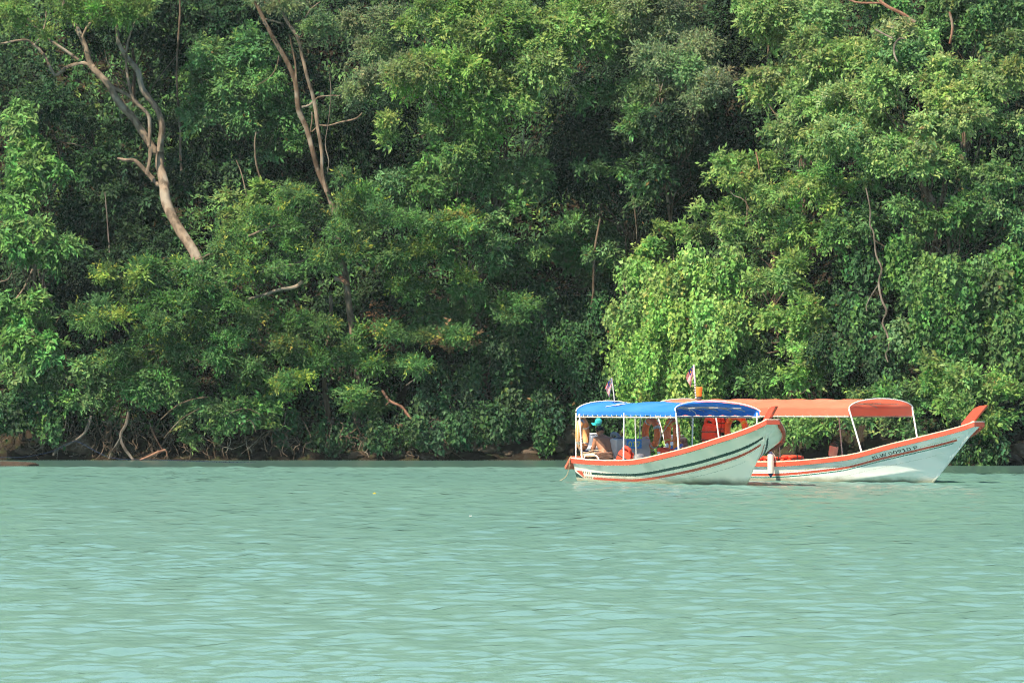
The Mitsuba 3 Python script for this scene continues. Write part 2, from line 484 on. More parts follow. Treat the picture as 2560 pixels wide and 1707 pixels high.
# 1 the leaning tree at upper left, its long bare trunk forking
k = thing('leaning_tree', 'leaning tree with long bare tan trunk forking high at upper left', 'tree')
s1 = 4.6
obj('trunk', px_limb([(530, 760, 46), (505, 690, 44), (478, 628, 42), (440, 560, 40), (418, 505, 40), (412, 462, 42), (405, 415, 34), (400, 375, 32)], [2.4, 2.6, 3.0, 3.4, 3.8, 4.2, 4.5, 4.6], 1, 12), 'bark_tan', k)
for i, pts in enumerate([
        [(400, 385, 30), (378, 365, 30), (335, 300, 29), (300, 258, 28), (262, 205, 27), (228, 165, 25), (212, 120, 22), (190, 70, 19), (165, 30, 16), (140, -30, 14)],
        [(398, 378, 27), (405, 345, 26), (404, 310, 25), (390, 268, 24), (362, 225, 23), (342, 180, 22), (322, 140, 20), (300, 108, 16), (290, 60, 12)],
        [(372, 366, 15), (376, 320, 15), (366, 285, 14), (338, 250, 13), (318, 190, 11), (313, 135, 10), (322, 85, 9), (342, 45, 6)],
        [(362, 280, 14), (330, 245, 14), (288, 222, 13), (268, 205, 12)],
        [(410, 462, 22), (392, 458, 20), (365, 437, 18), (338, 405, 16), (318, 396, 14), (292, 397, 11)],
        [(366, 437, 14), (373, 405, 14), (376, 372, 16)],
        [(236, 168, 16), (205, 160, 14), (165, 168, 14), (132, 188, 13), (108, 140, 11), (82, 112, 10), (60, 100, 10), (0, 110, 9), (-40, 108, 7)],
        [(84, 114, 7), (102, 90, 7), (112, 60, 6), (115, 25, 4)],
        [(205, 95, 10), (222, 60, 9), (262, 38, 7), (310, 15, 5)],
        [(195, 150, 14), (160, 125, 12), (110, 90, 10), (60, 40, 8)]]):
    obj('limb', px_limb(pts, s1 - 0.25 * (i % 3), 20 + i, 8), 'bark_tan', k)
g = np.random.default_rng(11)
lv = Leaves()
fill_blobs(lv, sum([auto_blobs(at(u, v, 155 + s), hw / 81.6, 0.9, hh / 81.6, n, g, 0.4) for u, v, hw, hh, s, n in
                    ((50, 45, 90, 42, 3.6, 6), (190, 5, 90, 45, 3.8, 6), (320, 45, 80, 62, 4.0, 9), (360, -20, 70, 40, 4.2, 4), (-20, 30, 60, 60, 4.2, 3), (240, 60, 50, 30, 4.3, 3), (140, 60, 70, 40, 3.6, 5), (250, 20, 70, 40, 3.4, 5))], []), 'airy', g, 0.85)
lv.out('crown', 'leaf', k)

FAT = 0.56
# 2 the pair of stems right of it
k = thing('twin_stemmed_tree', 'slim twin-stemmed tree with grey-green airy crown, right of the leaning tree', 'tree')
obj('trunk', px_limb([(850, 650, 30), (838, 560, 28), (820, 490, 26), (800, 430, 25), (782, 385, 24), (765, 320, 24), (748, 275, 26), (738, 205, 23), (716, 145, 21), (690, 100, 20), (665, 55, 18), (640, 10, 16), (620, -40, 12)], 4.4, 3, 10), 'bark_dark', k)
for i, pts in enumerate([
        [(816, 480, 18), (806, 430, 18), (803, 380, 17), (795, 320, 17), (783, 250, 17), (770, 195, 16), (758, 140, 15), (742, 95, 15), (718, 55, 14), (698, 20, 11), (690, -20, 9)],
        [(740, 200, 11), (738, 160, 9), (729, 115, 8), (722, 85, 7)],
        [(755, 268, 11), (775, 262, 10), (795, 250, 9), (820, 244, 7), (850, 240, 5)],
        [(790, 312, 8), (818, 310, 8), (850, 303, 8), (885, 296, 7), (905, 282, 5)],
        [(790, 320, 6), (776, 330, 6), (780, 300, 6), (779, 280, 5)],
        [(735, 55, 9), (760, 48, 8), (775, 25, 6), (800, 5, 4)],
        [(742, 96, 9), (756, 90, 8), (755, 75, 7)],
        [(664, 48, 9), (690, 55, 8), (705, 60, 7)],
        [(697, 140, 6), (690, 170, 5), (672, 195, 4), (640, 215, 3)]]):
    obj('limb', px_limb(pts, 4.2, 40 + i, 7), 'bark_tan' if i in (0, 3, 5, 7) else 'bark_dark', k)
g = np.random.default_rng(12)
lv = Leaves()
fill_blobs(lv, sum([auto_blobs(at(u, v, 155 + s), hw / 81.6, 0.8, hh / 81.6, n, g, 0.42) for u, v, hw, hh, s, n in
                    ((830, 75, 110, 45, 3.9, 8), (960, 60, 80, 60, 3.2, 7), (930, 130, 110, 36, 3.3, 8), (990, 190, 105, 50, 3.0, 9), (900, 240, 70, 45, 3.2, 6), (960, 280, 55, 40, 3.4, 4), (690, 20, 100, 30, 4.1, 5))], []), 'greygreen', g, 0.85)
lv.out('crown', 'leaf', k)

FAT = 0.64
# 3 the near tree with layered sprays over the water
k = thing('layered_tree', 'tree with layered olive branches reaching low left, yellowish at its tips', 'tree')
obj('trunk', px_limb([(893, 1090, 34), (890, 1030, 30), (893, 940, 27), (884, 860, 27), (878, 790, 27), (870, 730, 26), (862, 680, 26), (848, 625, 24), (838, 560, 22), (850, 500, 18)], [1.6, 1.5, 1.3, 1.2, 1.1, 1.0, 1.0, .9, .9, .8], 5, 10), 'bark_tan', k)
for i, pts in enumerate([
        [(872, 712, 22), (852, 697, 22), (836, 697, 17)],
        [(850, 640, 14), (790, 640, 12), (740, 660, 10), (640, 680, 8), (520, 720, 7), (380, 760, 5), (240, 820, 4)],
        [(846, 600, 13), (780, 560, 11), (690, 560, 9), (560, 620, 7), (420, 680, 5)],
        [(757, 702, 15), (740, 718, 14), (700, 725, 12), (660, 738, 10), (620, 748, 9)]]):
    obj('limb', px_limb(pts, 0.7 - 0.3 * (i % 2), 60 + i, 7), 'bark_red' if i in (0, 4) else 'bark_tan', k)
g = np.random.default_rng(13)
lv = Leaves()
sprays = [(330, 700, 85, 24, -.4), (440, 690, 90, 30, -.2), (240, 800, 60, 26, -.8), (330, 790, 95, 30, -.5), (470, 760, 90, 26, -.3), (560, 690, 110, 35, 0), (640, 620, 100, 34, .2), (600, 630, 80, 26, .4), (700, 560, 110, 34, .4),
          (800, 500, 90, 34, .4), (650, 680, 100, 24, 0), (760, 620, 85, 30, .2), (920, 480, 110, 40, .4), (880, 560, 70, 26, .3), (1010, 540, 100, 26, -.2), (1090, 580, 90, 24, -.4), (960, 640, 100, 30, -.1), (1140, 560, 60, 26, -.5),
          (1060, 660, 110, 26, .2), (720, 800, 110, 35, .2), (600, 840, 130, 34, .4), (480, 850, 110, 36, .4), (800, 850, 90, 36, .5), (700, 890, 110, 32, .3), (980, 840, 90, 28, .2), (1000, 900, 60, 20, .2), (1100, 730, 110, 30, .6), (400, 850, 70, 30, .3),
          (340, 900, 60, 20, .4), (560, 910, 90, 26, .5), (740, 950, 46, 14, -.6), (1180, 830, 80, 26, .4), (1240, 760, 70, 30, .6), (500, 960, 90, 26, .4), (420, 940, 80, 26, .5), (640, 960, 70, 20, .5), (535, 715, 60, 28, -.1), (560, 745, 60, 24, -.2), (885, 905, 70, 30, -.2), (900, 985, 60, 26, .1), (860, 1010, 46, 20, .4)]
for u, v, hw, hh, s in sprays:
    c = at(u, v, 155 + s)
    bl = []
    for j in range(int(hw / 17)):
        t = g.uniform(-1, 1)
        bl.append((c + np.array([t * hw, 0, 0]) / 81.6 + UP * (-t * 14 + g.normal(0, 0.4) * hh) / 81.6 + np.array([0, g.normal(0, 0.5), 0]), np.array([0.40, 0.5, 0.15]) * g.uniform(0.7, 1.2)))
    fill_blobs(lv, bl, 'feather', g, 0.8)
for u, v, s in ((1125, 556, -1.0), (1150, 540, -.9), (1168, 560, -.9), (1062, 612, -.8), (1090, 598, -.8), (1030, 630, -.7), (728, 955, -1.0), (756, 948, -1.0), (702, 962, -.9), (252, 690, -.9), (345, 690, -.8), (300, 790, -1.1), (1160, 690, -.4)):
    fill_blobs(lv, [(at(u, v, 155 + s), np.array([.30, .3, .13]))], 'yellow', g, 0.7)
lv.out('crown', 'leaf', k)

FAT = 1.0
# other trees of the slope: crowns given by ellipses on the photograph
def mid(s):
    return s


tree('canopy_tree', 'broad bright green crown at the top middle of the bank', 'tree', 'bright',
     [(1180, 70, 190, 90, 1.2), (1330, 150, 150, 110, 0.6), (1110, 200, 170, 90, 1.0), (1260, 260, 180, 80, 0.5), (1440, 80, 90, 110, 1.0), (1060, 330, 130, 60, 1.2)], seed=1, dens=1.0, trunk_r=0.13)
tree('canopy_tree', 'middle green tree with pale lit tips, below the broad bright crown', 'tree', 'mid',
     [(1160, 400, 150, 60, 0.8), (1300, 450, 110, 70, 1.2), (1060, 450, 120, 60, 1.2), (1230, 540, 120, 50, 0.6), (1190, 620, 120, 55, 0.9)], seed=2)
tree('canopy_tree', 'grey glinting crown between the bright crown and the dark hollow', 'tree', 'greygreen',
     [(1640, 60, 110, 100, 3.2), (1700, 180, 110, 90, 3.0), (1560, 110, 90, 90, 3.6), (1770, 230, 70, 60, 2.6), (1620, 240, 90, 60, 3.4)], seed=3, trunk_r=0.08)
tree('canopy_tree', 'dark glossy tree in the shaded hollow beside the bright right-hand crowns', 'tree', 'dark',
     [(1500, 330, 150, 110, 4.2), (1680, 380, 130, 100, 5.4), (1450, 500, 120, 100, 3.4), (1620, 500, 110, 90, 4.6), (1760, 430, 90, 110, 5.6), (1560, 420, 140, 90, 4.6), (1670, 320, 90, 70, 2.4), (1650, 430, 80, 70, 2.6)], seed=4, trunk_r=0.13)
tree('canopy_tree', 'large yellow-green crown at the top right of the bank', 'tree', 'lime',
     [(1960, 90, 130, 90, 4.2), (2080, 170, 150, 80, 3.4), (1930, 230, 110, 70, 3.6), (2010, 330, 150, 80, 2.6), (1900, 20, 90, 60, 4.8), (2130, 290, 130, 70, 2.8)], seed=5, trunk_r=0.13)
tree('canopy_tree', 'tall bright crown at the right edge, light on its upper side', 'tree', 'lime',
     [(2280, 210, 150, 90, 3.4), (2400, 300, 140, 90, 2.8), (2210, 390, 150, 80, 2.2), (2350, 420, 150, 70, 2.2), (2480, 240, 110, 90, 3.4), (2250, 130, 90, 70, 4.2)], seed=6, trunk_r=0.13)
tree('canopy_tree', 'bright crown sloping down to the hollow, left of the big right-hand crowns', 'tree', 'bright',
     [(1850, 450, 90, 60, 2.2), (1960, 470, 130, 60, 1.8), (1800, 540, 80, 50, 2.0), (1900, 570, 110, 60, 1.6), (2060, 490, 120, 60, 1.6), (2000, 600, 90, 60, 1.4)], seed=7)
tree('canopy_tree', 'shaded green crown in the upper right corner behind bare branches', 'tree', 'mid',
     [(2480, 60, 110, 90, 7.0), (2350, 50, 120, 80, 7.2), (2200, 30, 110, 60, 7.0), (2540, 140, 70, 80, 6.4)], seed=8, trunk_r=0.13)
tree('canopy_tree', 'dull green tree hanging over the bank below the right-hand crowns', 'tree', 'mid',
     [(2150, 580, 120, 60, 2.4), (2330, 540, 130, 60, 2.4), (2480, 470, 90, 80, 2.0), (2520, 580, 60, 60, 2.2)], seed=9)
tree('canopy_tree', 'mid green round crown between the two bare trunks', 'tree', 'mid',
     [(600, 190, 110, 90, 6.2), (560, 300, 110, 70, 6.0), (670, 300, 90, 70, 6.4), (500, 190, 60, 60, 6.6), (700, 380, 80, 50, 6.2)], seed=10)
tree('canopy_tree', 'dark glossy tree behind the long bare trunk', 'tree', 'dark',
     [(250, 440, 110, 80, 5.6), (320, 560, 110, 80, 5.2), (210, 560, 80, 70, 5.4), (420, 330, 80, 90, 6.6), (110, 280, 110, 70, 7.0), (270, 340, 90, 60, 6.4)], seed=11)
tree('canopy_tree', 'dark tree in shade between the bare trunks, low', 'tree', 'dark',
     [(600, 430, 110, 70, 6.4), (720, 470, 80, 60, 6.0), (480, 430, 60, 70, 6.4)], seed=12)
tree('canopy_tree', 'pale leafy crown at the foot of the long bare trunk', 'tree', 'bright',
     [(590, 535, 70, 45, 3.2), (660, 510, 70, 45, 3.4), (610, 590, 70, 36, 2.8)], seed=13)
tree('canopy_tree', 'mid green tree at the left edge under the feathery crown', 'tree', 'broad',
     [(40, 330, 60, 60, 4.2), (110, 420, 80, 70, 3.6), (30, 460, 60, 60, 3.4)], seed=14)
tree('broad_leaved_tree', 'bright tree with drooping broad leaves at the left edge, above the lowest bright spray', 'tree', 'broad',
     [(95, 560, 75, 45, 1.4), (30, 610, 60, 40, 1.2), (150, 620, 60, 40, 1.6), (90, 640, 80, 30, 1.4)], seed=15)
tree('broad_leaved_tree', 'brightest drooping broad-leaved spray low at the left edge', 'tree', 'broad',
     [(90, 870, 75, 36, -0.6), (50, 930, 55, 36, -0.8), (140, 860, 45, 26, -0.4), (30, 860, 50, 40, -0.2)], seed=16)
tree('broad_leaved_tree', 'mid green broad-leaved tree at the left edge between two brighter sprays', 'tree', 'broad',
     [(50, 770, 70, 40, 0.6), (20, 820, 50, 40, 0.6), (120, 790, 45, 35, 0.9)], seed=17)
tree('canopy_tree', 'ragged lit branches reaching across the dark hollow right of the broad crown', 'tree', 'mid',
     [(1480, 240, 80, 40, 1.6), (1590, 310, 70, 34, 1.4), (1520, 420, 70, 34, 1.2), (1420, 560, 70, 34, 1.0), (1610, 480, 70, 30, 1.6), (1360, 640, 60, 30, 0.8), (1500, 640, 60, 30, 1.2)], seed=34, size=0.4, limbs=False, trunk_r=0.06)
tree('shrub', 'dark green shrub under the olive layered branches at left', 'shrub', 'mid',
     [(230, 900, 80, 60, 0.0), (320, 960, 90, 50, -0.3), (200, 985, 80, 45, -0.2), (420, 990, 80, 50, -0.1), (120, 960, 70, 50, 0.0)], seed=18)
tree('shrub', 'olive tangled shrub reaching down to the water, left of the pale trunk', 'shrub', 'mid',
     [(500, 1040, 70, 50, 0.2), (570, 1060, 70, 45, 0.0), (640, 1040, 60, 50, 0.4), (460, 1090, 50, 30, 0.1), (560, 1100, 70, 26, 0.0)], seed=19)
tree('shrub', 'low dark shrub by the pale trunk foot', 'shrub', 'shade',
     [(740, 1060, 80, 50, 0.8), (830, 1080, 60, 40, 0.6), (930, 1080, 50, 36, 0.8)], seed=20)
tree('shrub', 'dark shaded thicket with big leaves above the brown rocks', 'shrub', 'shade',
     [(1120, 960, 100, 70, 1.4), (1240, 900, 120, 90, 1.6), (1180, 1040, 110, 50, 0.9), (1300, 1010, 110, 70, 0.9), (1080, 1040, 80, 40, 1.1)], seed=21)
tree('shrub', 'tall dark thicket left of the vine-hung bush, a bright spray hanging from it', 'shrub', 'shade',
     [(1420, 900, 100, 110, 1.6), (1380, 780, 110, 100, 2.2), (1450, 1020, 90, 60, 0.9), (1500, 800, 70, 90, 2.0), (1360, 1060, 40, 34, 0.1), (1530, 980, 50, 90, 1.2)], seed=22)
tree('shrub', 'shaded green thicket below the middle green tree', 'shrub', 'mid',
     [(1290, 680, 110, 70, 2.4), (1180, 770, 90, 60, 2.0), (1440, 660, 90, 70, 3.0), (1080, 800, 80, 50, 1.8), (1540, 620, 80, 70, 3.6)], seed=23)
tree('vine_hung_bush', 'brightest yellow-green bush hung with vines behind the blue canopy', 'bush', 'vine',
     [(1640, 700, 90, 70, -0.6), (1760, 700, 100, 75, -0.6), (1830, 660, 70, 55, -0.2), (1580, 650, 45, 40, -0.2), (1600, 810, 75, 80, -1.1), (1720, 820, 110, 90, -1.2), (1830, 790, 70, 80, -0.9), (1570, 920, 55, 70, -1.3), (1650, 930, 80, 80, -1.4), (1760, 940, 80, 80, -1.3), (1620, 1040, 80, 60, -1.3), (1730, 1050, 70, 50, -1.3), (1690, 760, 150, 110, -0.8), (1690, 890, 150, 120, -1.1), (1790, 870, 90, 110, -0.9)], seed=24, nblob=7, size=0.56, dens=0.9)
tree('bush', 'lit glossy bush peering over the top left of the vine-hung bush', 'bush', 'bright',
     [(1660, 600, 70, 35, 1.4), (1740, 590, 60, 35, 1.6), (1620, 640, 40, 26, 1.0)], seed=25)
tree('bush', 'lit bush trailing down at the right side of the vine-hung bush', 'bush', 'bright',
     [(1920, 720, 60, 50, 0.0), (2000, 700, 60, 60, 0.2), (2020, 800, 50, 60, 0.0), (1950, 790, 40, 50, 0.1), (2030, 890, 50, 50, -0.2), (2010, 960, 60, 45, -0.4), (1990, 840, 80, 110, 0.1)], seed=26, size=0.45)
tree('vine_wall', 'curtain of heart-shaped leaves covering the bank at the right edge', 'climbing plant', 'heart',
     [(2330, 720, 90, 80, 0.6), (2440, 700, 90, 80, 0.6), (2530, 760, 70, 90, 0.4), (2400, 820, 100, 70, 0.2), (2500, 860, 80, 70, 0.2), (2300, 820, 60, 70, 0.5), (2290, 640, 60, 60, 1.2), (2500, 660, 70, 60, 1.0)], seed=27, nblob=7, size=0.6)
tree('bush', 'dark shaded shrub in the gap behind the hanging bare liana', 'bush', 'shade',
     [(2150, 760, 80, 80, 2.2), (2120, 900, 80, 70, 1.2), (2200, 880, 60, 70, 1.2), (2180, 660, 70, 50, 2.6), (1900, 880, 60, 60, 1.4)], seed=28)
tree('bush', 'sunlit bush over the water behind the prow of the red boat', 'bush', 'bright',
     [(2440, 960, 80, 50, -1.0), (2380, 1010, 70, 50, -1.1), (2500, 1000, 60, 50, -1.0), (2340, 970, 60, 40, -0.6), (2480, 1060, 55, 40, -1.2), (2360, 930, 70, 34, -0.4)], seed=29)
tree('bush', 'green bush seen between the red canopy and the red boat gunwale', 'bush', 'bright',
     [(2050, 1070, 70, 40, -0.8), (1980, 1080, 60, 45, -0.9), (2120, 1040, 50, 40, -0.4), (2000, 1020, 60, 34, -0.5)], seed=30)
tree('bush', 'darker bush in front of the rocks under the red canopy', 'bush', 'mid',
     [(2200, 1060, 70, 50, -0.4), (2250, 1000, 80, 45, 0.0), (2160, 990, 70, 40, 0.2), (2280, 1070, 50, 30, -0.3)], seed=31)
tree('bush', 'low leafy bush seen through the open sides of the blue boat', 'bush', 'vine',
     [(1580, 1100, 50, 36, -0.9), (1660, 1110, 60, 36, -0.9), (1760, 1110, 70, 40, -0.9), (1860, 1090, 60, 45, -0.8)], seed=32)
tree('bush', 'shaded bush under the trailing lit bush, right of the vine-hung bush', 'bush', 'mid',
     [(1890, 980, 60, 50, -0.2), (1840, 900, 50, 60, 0.4), (1930, 930, 40, 50, 0.2)], seed=33)
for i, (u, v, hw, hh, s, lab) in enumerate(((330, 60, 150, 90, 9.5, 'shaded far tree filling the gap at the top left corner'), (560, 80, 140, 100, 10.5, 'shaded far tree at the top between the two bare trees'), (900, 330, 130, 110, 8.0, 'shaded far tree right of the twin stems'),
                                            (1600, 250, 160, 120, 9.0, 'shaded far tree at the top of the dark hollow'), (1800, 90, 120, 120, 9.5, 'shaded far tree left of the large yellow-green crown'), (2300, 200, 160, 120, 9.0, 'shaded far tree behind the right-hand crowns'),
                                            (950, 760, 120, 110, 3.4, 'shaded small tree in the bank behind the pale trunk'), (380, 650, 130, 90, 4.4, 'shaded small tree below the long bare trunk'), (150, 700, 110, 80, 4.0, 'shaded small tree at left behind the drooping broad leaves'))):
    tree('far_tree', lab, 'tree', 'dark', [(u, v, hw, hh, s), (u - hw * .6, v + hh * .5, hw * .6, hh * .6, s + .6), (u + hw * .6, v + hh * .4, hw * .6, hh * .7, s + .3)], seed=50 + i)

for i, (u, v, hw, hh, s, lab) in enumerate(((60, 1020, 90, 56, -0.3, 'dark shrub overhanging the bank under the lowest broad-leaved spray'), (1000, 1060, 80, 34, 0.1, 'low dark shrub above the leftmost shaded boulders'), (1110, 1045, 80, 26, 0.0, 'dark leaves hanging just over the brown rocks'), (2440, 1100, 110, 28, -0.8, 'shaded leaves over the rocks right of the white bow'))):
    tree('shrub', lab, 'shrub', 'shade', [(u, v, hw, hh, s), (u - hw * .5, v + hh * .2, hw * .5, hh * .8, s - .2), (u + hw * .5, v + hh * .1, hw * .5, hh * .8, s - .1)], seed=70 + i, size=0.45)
# leafy ground cover over the whole slope and the wood that goes on beyond the frame
g = np.random.default_rng(77)
lv = Leaves()
n = 18000
x = g.uniform(-18.5, 18.5, n)
s = 1.2 + 17.5 * g.random(n)
y = shore(x) + s
thick = (0.35 + 1.2 * sstep(1.0, 3, s) + 4.2 * vnoise(x * 0.42, y * 0.42, 12) * sstep(1.2, 6, s)) * (0.75 + 0.5 * vnoise(x * 1.3, y * 1.3, 15))
lift = 1 - 0.55 * g.random(n) ** 1.6
c = np.stack([x, y, ground(x, y) + thick * lift + 0.05], 1)
o = nrm(np.stack([g.normal(0, .35, n), g.normal(-0.8, .2, n), g.normal(0.6, .25, n)], 1))
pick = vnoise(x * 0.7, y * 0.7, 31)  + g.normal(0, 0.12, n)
for kind, lo, hi in (('dark', -9, 0.48), ('shade', 0.48, 0.70), ('mid', 0.70, 9)):  # mostly the darkened kinds: shade of the gaps painted into the leaves
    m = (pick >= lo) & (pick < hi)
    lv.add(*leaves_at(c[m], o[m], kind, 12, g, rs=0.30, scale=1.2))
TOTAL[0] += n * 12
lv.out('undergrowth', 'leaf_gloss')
tag('undergrowth', 'green undergrowth covering the slope between the trees, darkened for the shade of gaps', 'undergrowth', kind='stuff')
lv = Leaves()
n = 3000
x = g.uniform(-75, 75, n)
s = g.uniform(2, 60, n)
hid = (np.abs(x) < 19) & (s < 16)
x, s = x[~hid], s[~hid]
y = shore(x) + s
c = np.stack([x, y, ground(x, y) + g.uniform(0.5, 7.5, len(x)) * (0.35 + vnoise(x * 0.22, y * 0.22, 13))], 1)
o = nrm(np.stack([g.normal(0, .4, len(x)), np.full(len(x), -0.6), np.full(len(x), 0.8)], 1))
lv.add(*leaves_at(c, o, 'mid', 22, g, rs=1.0, scale=4.2))
lv.out('forest', 'leaf')
tag('forest', 'green forest covering the hill beyond the near trees', 'forest', kind='stuff')


# ------------------------------------------------------------------ rocks along the waterline
def rock(c, r, seed):
    mdl = trimesh.creation.icosphere(3)
    g = np.random.default_rng(seed)
    v = mdl.vertices.copy()
    for _ in range(9):      # planar breaks
        d = nrm(g.normal(0, 1, 3))
        h = v @ d
        lim = g.uniform(0.55, 0.85)
        v = v - np.maximum(h - lim, 0)[:, None] * d * 0.85
    v = v * (1 + 0.22 * (meshkit.noise(v * 2.3 + seed, 1) - 0.5) + 0.10 * (meshkit.noise(v * 6 + seed, 2) - 0.5))[:, None]
    return trimesh.Trimesh(v * np.asarray(r) + c, mdl.faces, process=False)


g = np.random.default_rng(5)
rocks = [(1010, 1140, 34, 16), (1060, 1146, 30, 12), (1110, 1128, 30, 24), (1160, 1118, 34, 30), (1215, 1126, 36, 26), (1270, 1142, 28, 14), (1330, 1138, 34, 22), (1390, 1124, 30, 34), (1425, 1105, 26, 36), (1190, 1147, 26, 9), (1240, 1098, 44, 22), (1135, 1090, 36, 20),
         (960, 1132, 26, 20), (900, 1142, 30, 12), (640, 1150, 36, 8), (500, 1150, 30, 8), (190, 1122, 46, 30), (140, 1146, 30, 10), (70, 1138, 40, 16),
         (2390, 1140, 40, 24), (2450, 1150, 34, 16), (2520, 1148, 44, 18), (2556, 1130, 40, 30), (2340, 1146, 36, 18), (2420, 1120, 40, 20), (2270, 1140, 40, 22), (1480, 1130, 34, 24), (1560, 1140, 40, 20)]
rocks = sorted(rocks)
ORD = 'first second third fourth fifth sixth seventh eighth ninth tenth eleventh twelfth thirteenth fourteenth fifteenth sixteenth seventeenth eighteenth nineteenth twentieth'.split()
for i, (u, v, hw, hh) in enumerate(rocks):
    Y = 152.0
    for _ in range(3):
        Y = float(shore((u - 1280) / 12650 * Y)) + 0.35 + (1150 - v) * 0.012
    c = at(u, v, Y)
    mpp = Y / 12650
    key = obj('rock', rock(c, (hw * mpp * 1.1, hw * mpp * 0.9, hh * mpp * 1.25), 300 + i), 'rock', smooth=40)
    size = 'large' if hw * hh > 900 else 'low' if hh < 14 else 'middling'
    left = sum(r[0] < 1470 for r in rocks)
    lab = (f'{size} boulder, {ORD[i]} from the left on the waterline left of the boats' if i < left
           else f'{size} boulder, {ORD[i - left]} from the left of those behind and right of the boats')
    tag(key, lab, 'rock', 'boulders along the waterline')
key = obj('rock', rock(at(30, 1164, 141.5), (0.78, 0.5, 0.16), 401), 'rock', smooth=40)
tag(key, 'flat pale rock ledge breaking the water at the left edge', 'rock')


# ------------------------------------------------------------------ bare branches, lianas and roots on the bank
def branch(name, label, cat, paths, s, barkm, seed, group=None):
    key = thing(name, label, cat, group)
    for i, pts in enumerate(paths):
        pts = [(u, v, w * (0.5 if name == 'liana' else 0.62)) for u, v, w in pts]
        obj('stem' if i == 0 else 'twig', px_limb(pts, s, seed + i, 6), barkm, key)
    return key


branch('liana', 'pale crooked liana hanging down the dark gap at right', 'liana', [[(2165, 470, 6), (2172, 520, 7), (2178, 560, 8), (2186, 590, 8), (2190, 640, 9), (2202, 670, 10), (2198, 705, 11), (2208, 750, 11), (2212, 780, 11), (2206, 805, 10), (2222, 835, 10), (2222, 865, 9), (2214, 885, 8), (2220, 905, 6)],
                                                                              [(2196, 712, 7), (2178, 740, 6), (2166, 765, 6), (2168, 778, 4)]], 0.4, 'bark_pale', 500)
branch('fallen_branch', 'thin bare branch leaning up to the right in the dark thicket', 'branch', [[(1015, 963, 5), (1040, 945, 6), (1060, 925, 6), (1080, 905, 4)], [(1055, 930, 3), (1060, 915, 2)]], 0.2, 'bark_pale', 510)
branch('fallen_branch', 'bare reddish branch slanting down to the rocks', 'branch', [[(955, 975, 10), (975, 1000, 12), (1000, 1020, 12), (1025, 1040, 11), (1042, 1062, 9)], [(975, 1002, 5), (965, 1012, 4)]], 0.2, 'bark_red', 515)
branch('dry_fronds', 'dry straw-coloured fronds lying on the rocks', 'dry leaves', [[(1040, 1095, 4), (1070, 1075, 4), (1100, 1062, 3)], [(1045, 1085, 3), (1080, 1066, 3), (1096, 1056, 2)], [(1050, 1100, 3), (1085, 1080, 3), (1098, 1070, 2)], [(1042, 1080, 3), (1065, 1062, 3), (1082, 1050, 2)]], 0.0, 'bark_pale', 520)
branch('root', 'pale branch leaning from the brown boulder at left', 'branch', [[(133, 1138, 12), (150, 1122, 12), (180, 1108, 11), (205, 1085, 13), (220, 1062, 14), (228, 1040, 12)], [(158, 1120, 6), (140, 1118, 5), (130, 1119, 4)]], -0.3, 'bark_pale', 530)
branch('root', 'forked pale root stepping into the water', 'branch', [[(336, 1152, 10), (322, 1138, 11), (310, 1112, 12), (303, 1088, 12), (312, 1062, 13), (322, 1030, 12)], [(303, 1090, 7), (290, 1112, 7), (278, 1130, 6), (273, 1146, 5)]], -0.3, 'bark_pale', 540)
branch('root', 'thin reddish root right of the forked pale root', 'branch', [[(405, 1122, 6), (395, 1105, 7), (385, 1085, 7), (376, 1066, 6)], [(406, 1124, 5), (416, 1128, 5), (418, 1150, 4)]], -0.2, 'bark_red', 550)
branch('root', 'bundle of thin hanging roots at the left bank', 'branch', [[(168, 1040, 3), (162, 1070, 3), (152, 1100, 3), (148, 1112, 3)], [(172, 1040, 3), (170, 1075, 3), (162, 1105, 3)], [(150, 1055, 3), (140, 1070, 3), (136, 1095, 3), (120, 1105, 3), (100, 1098, 3)], [(130, 1060, 2), (118, 1090, 2), (112, 1108, 2)]], -0.1, 'bark_pale', 560)
branch('fallen_branch', 'arching bare twigs over the olive shrub', 'branch', [[(400, 1050, 4), (440, 1015, 5), (480, 998, 5), (520, 992, 4)], [(410, 1095, 4), (450, 1050, 4), (500, 1020, 3)], [(560, 1040, 4), (610, 1020, 5), (650, 1035, 4)], [(590, 1070, 4), (625, 1050, 4), (640, 1080, 3)]], -0.7, 'bark_dark', 570)
branch('fallen_branch', 'yellowish driftwood log at the foot of the olive shrub', 'log', [[(350, 1150, 10), (375, 1140, 14), (395, 1130, 14), (415, 1124, 9)]], -0.4, 'bark_red', 580)
branch('bare_sapling', 'dim brown trunk left of the pale trunk', 'sapling', [[(815, 1110, 30), (818, 1040, 26), (812, 960, 22), (816, 880, 20), (818, 800, 18), (826, 740, 14)], [(770, 1080, 8), (790, 1040, 9), (805, 1000, 8)]], 1.4, 'bark_dark', 590)
branch('bare_sapling', 'slim grey trunk leaning in the dark gap at the left edge', 'sapling', [[(132, 762, 16), (118, 735, 16), (106, 705, 13), (100, 680, 11), (98, 610, 8)]], 2.6, 'bark_pale', 600)
branch('bare_sapling', 'thin stem leaning right beside the slim grey trunk', 'sapling', [[(32, 757, 9), (60, 720, 9), (78, 680, 8), (92, 650, 6)], [(0, 705, 6), (20, 698, 5), (30, 680, 4)]], 2.4, 'bark_tan', 610)
branch('bare_sapling', 'thin pale sapling stem upright in the dark, left of the long bare trunk', 'sapling', [[(276, 660, 6), (272, 610, 6), (267, 540, 5), (262, 480, 4)]], 3.6, 'bark_pale', 620)
branch('bare_sapling', 'dark slim trunk upright right of the fork of the long bare trunk', 'sapling', [[(470, 520, 12), (455, 420, 11), (448, 320, 10), (443, 180, 9), (445, 40, 8), (447, -30, 8)]], 5.6, 'bark_dark', 630)
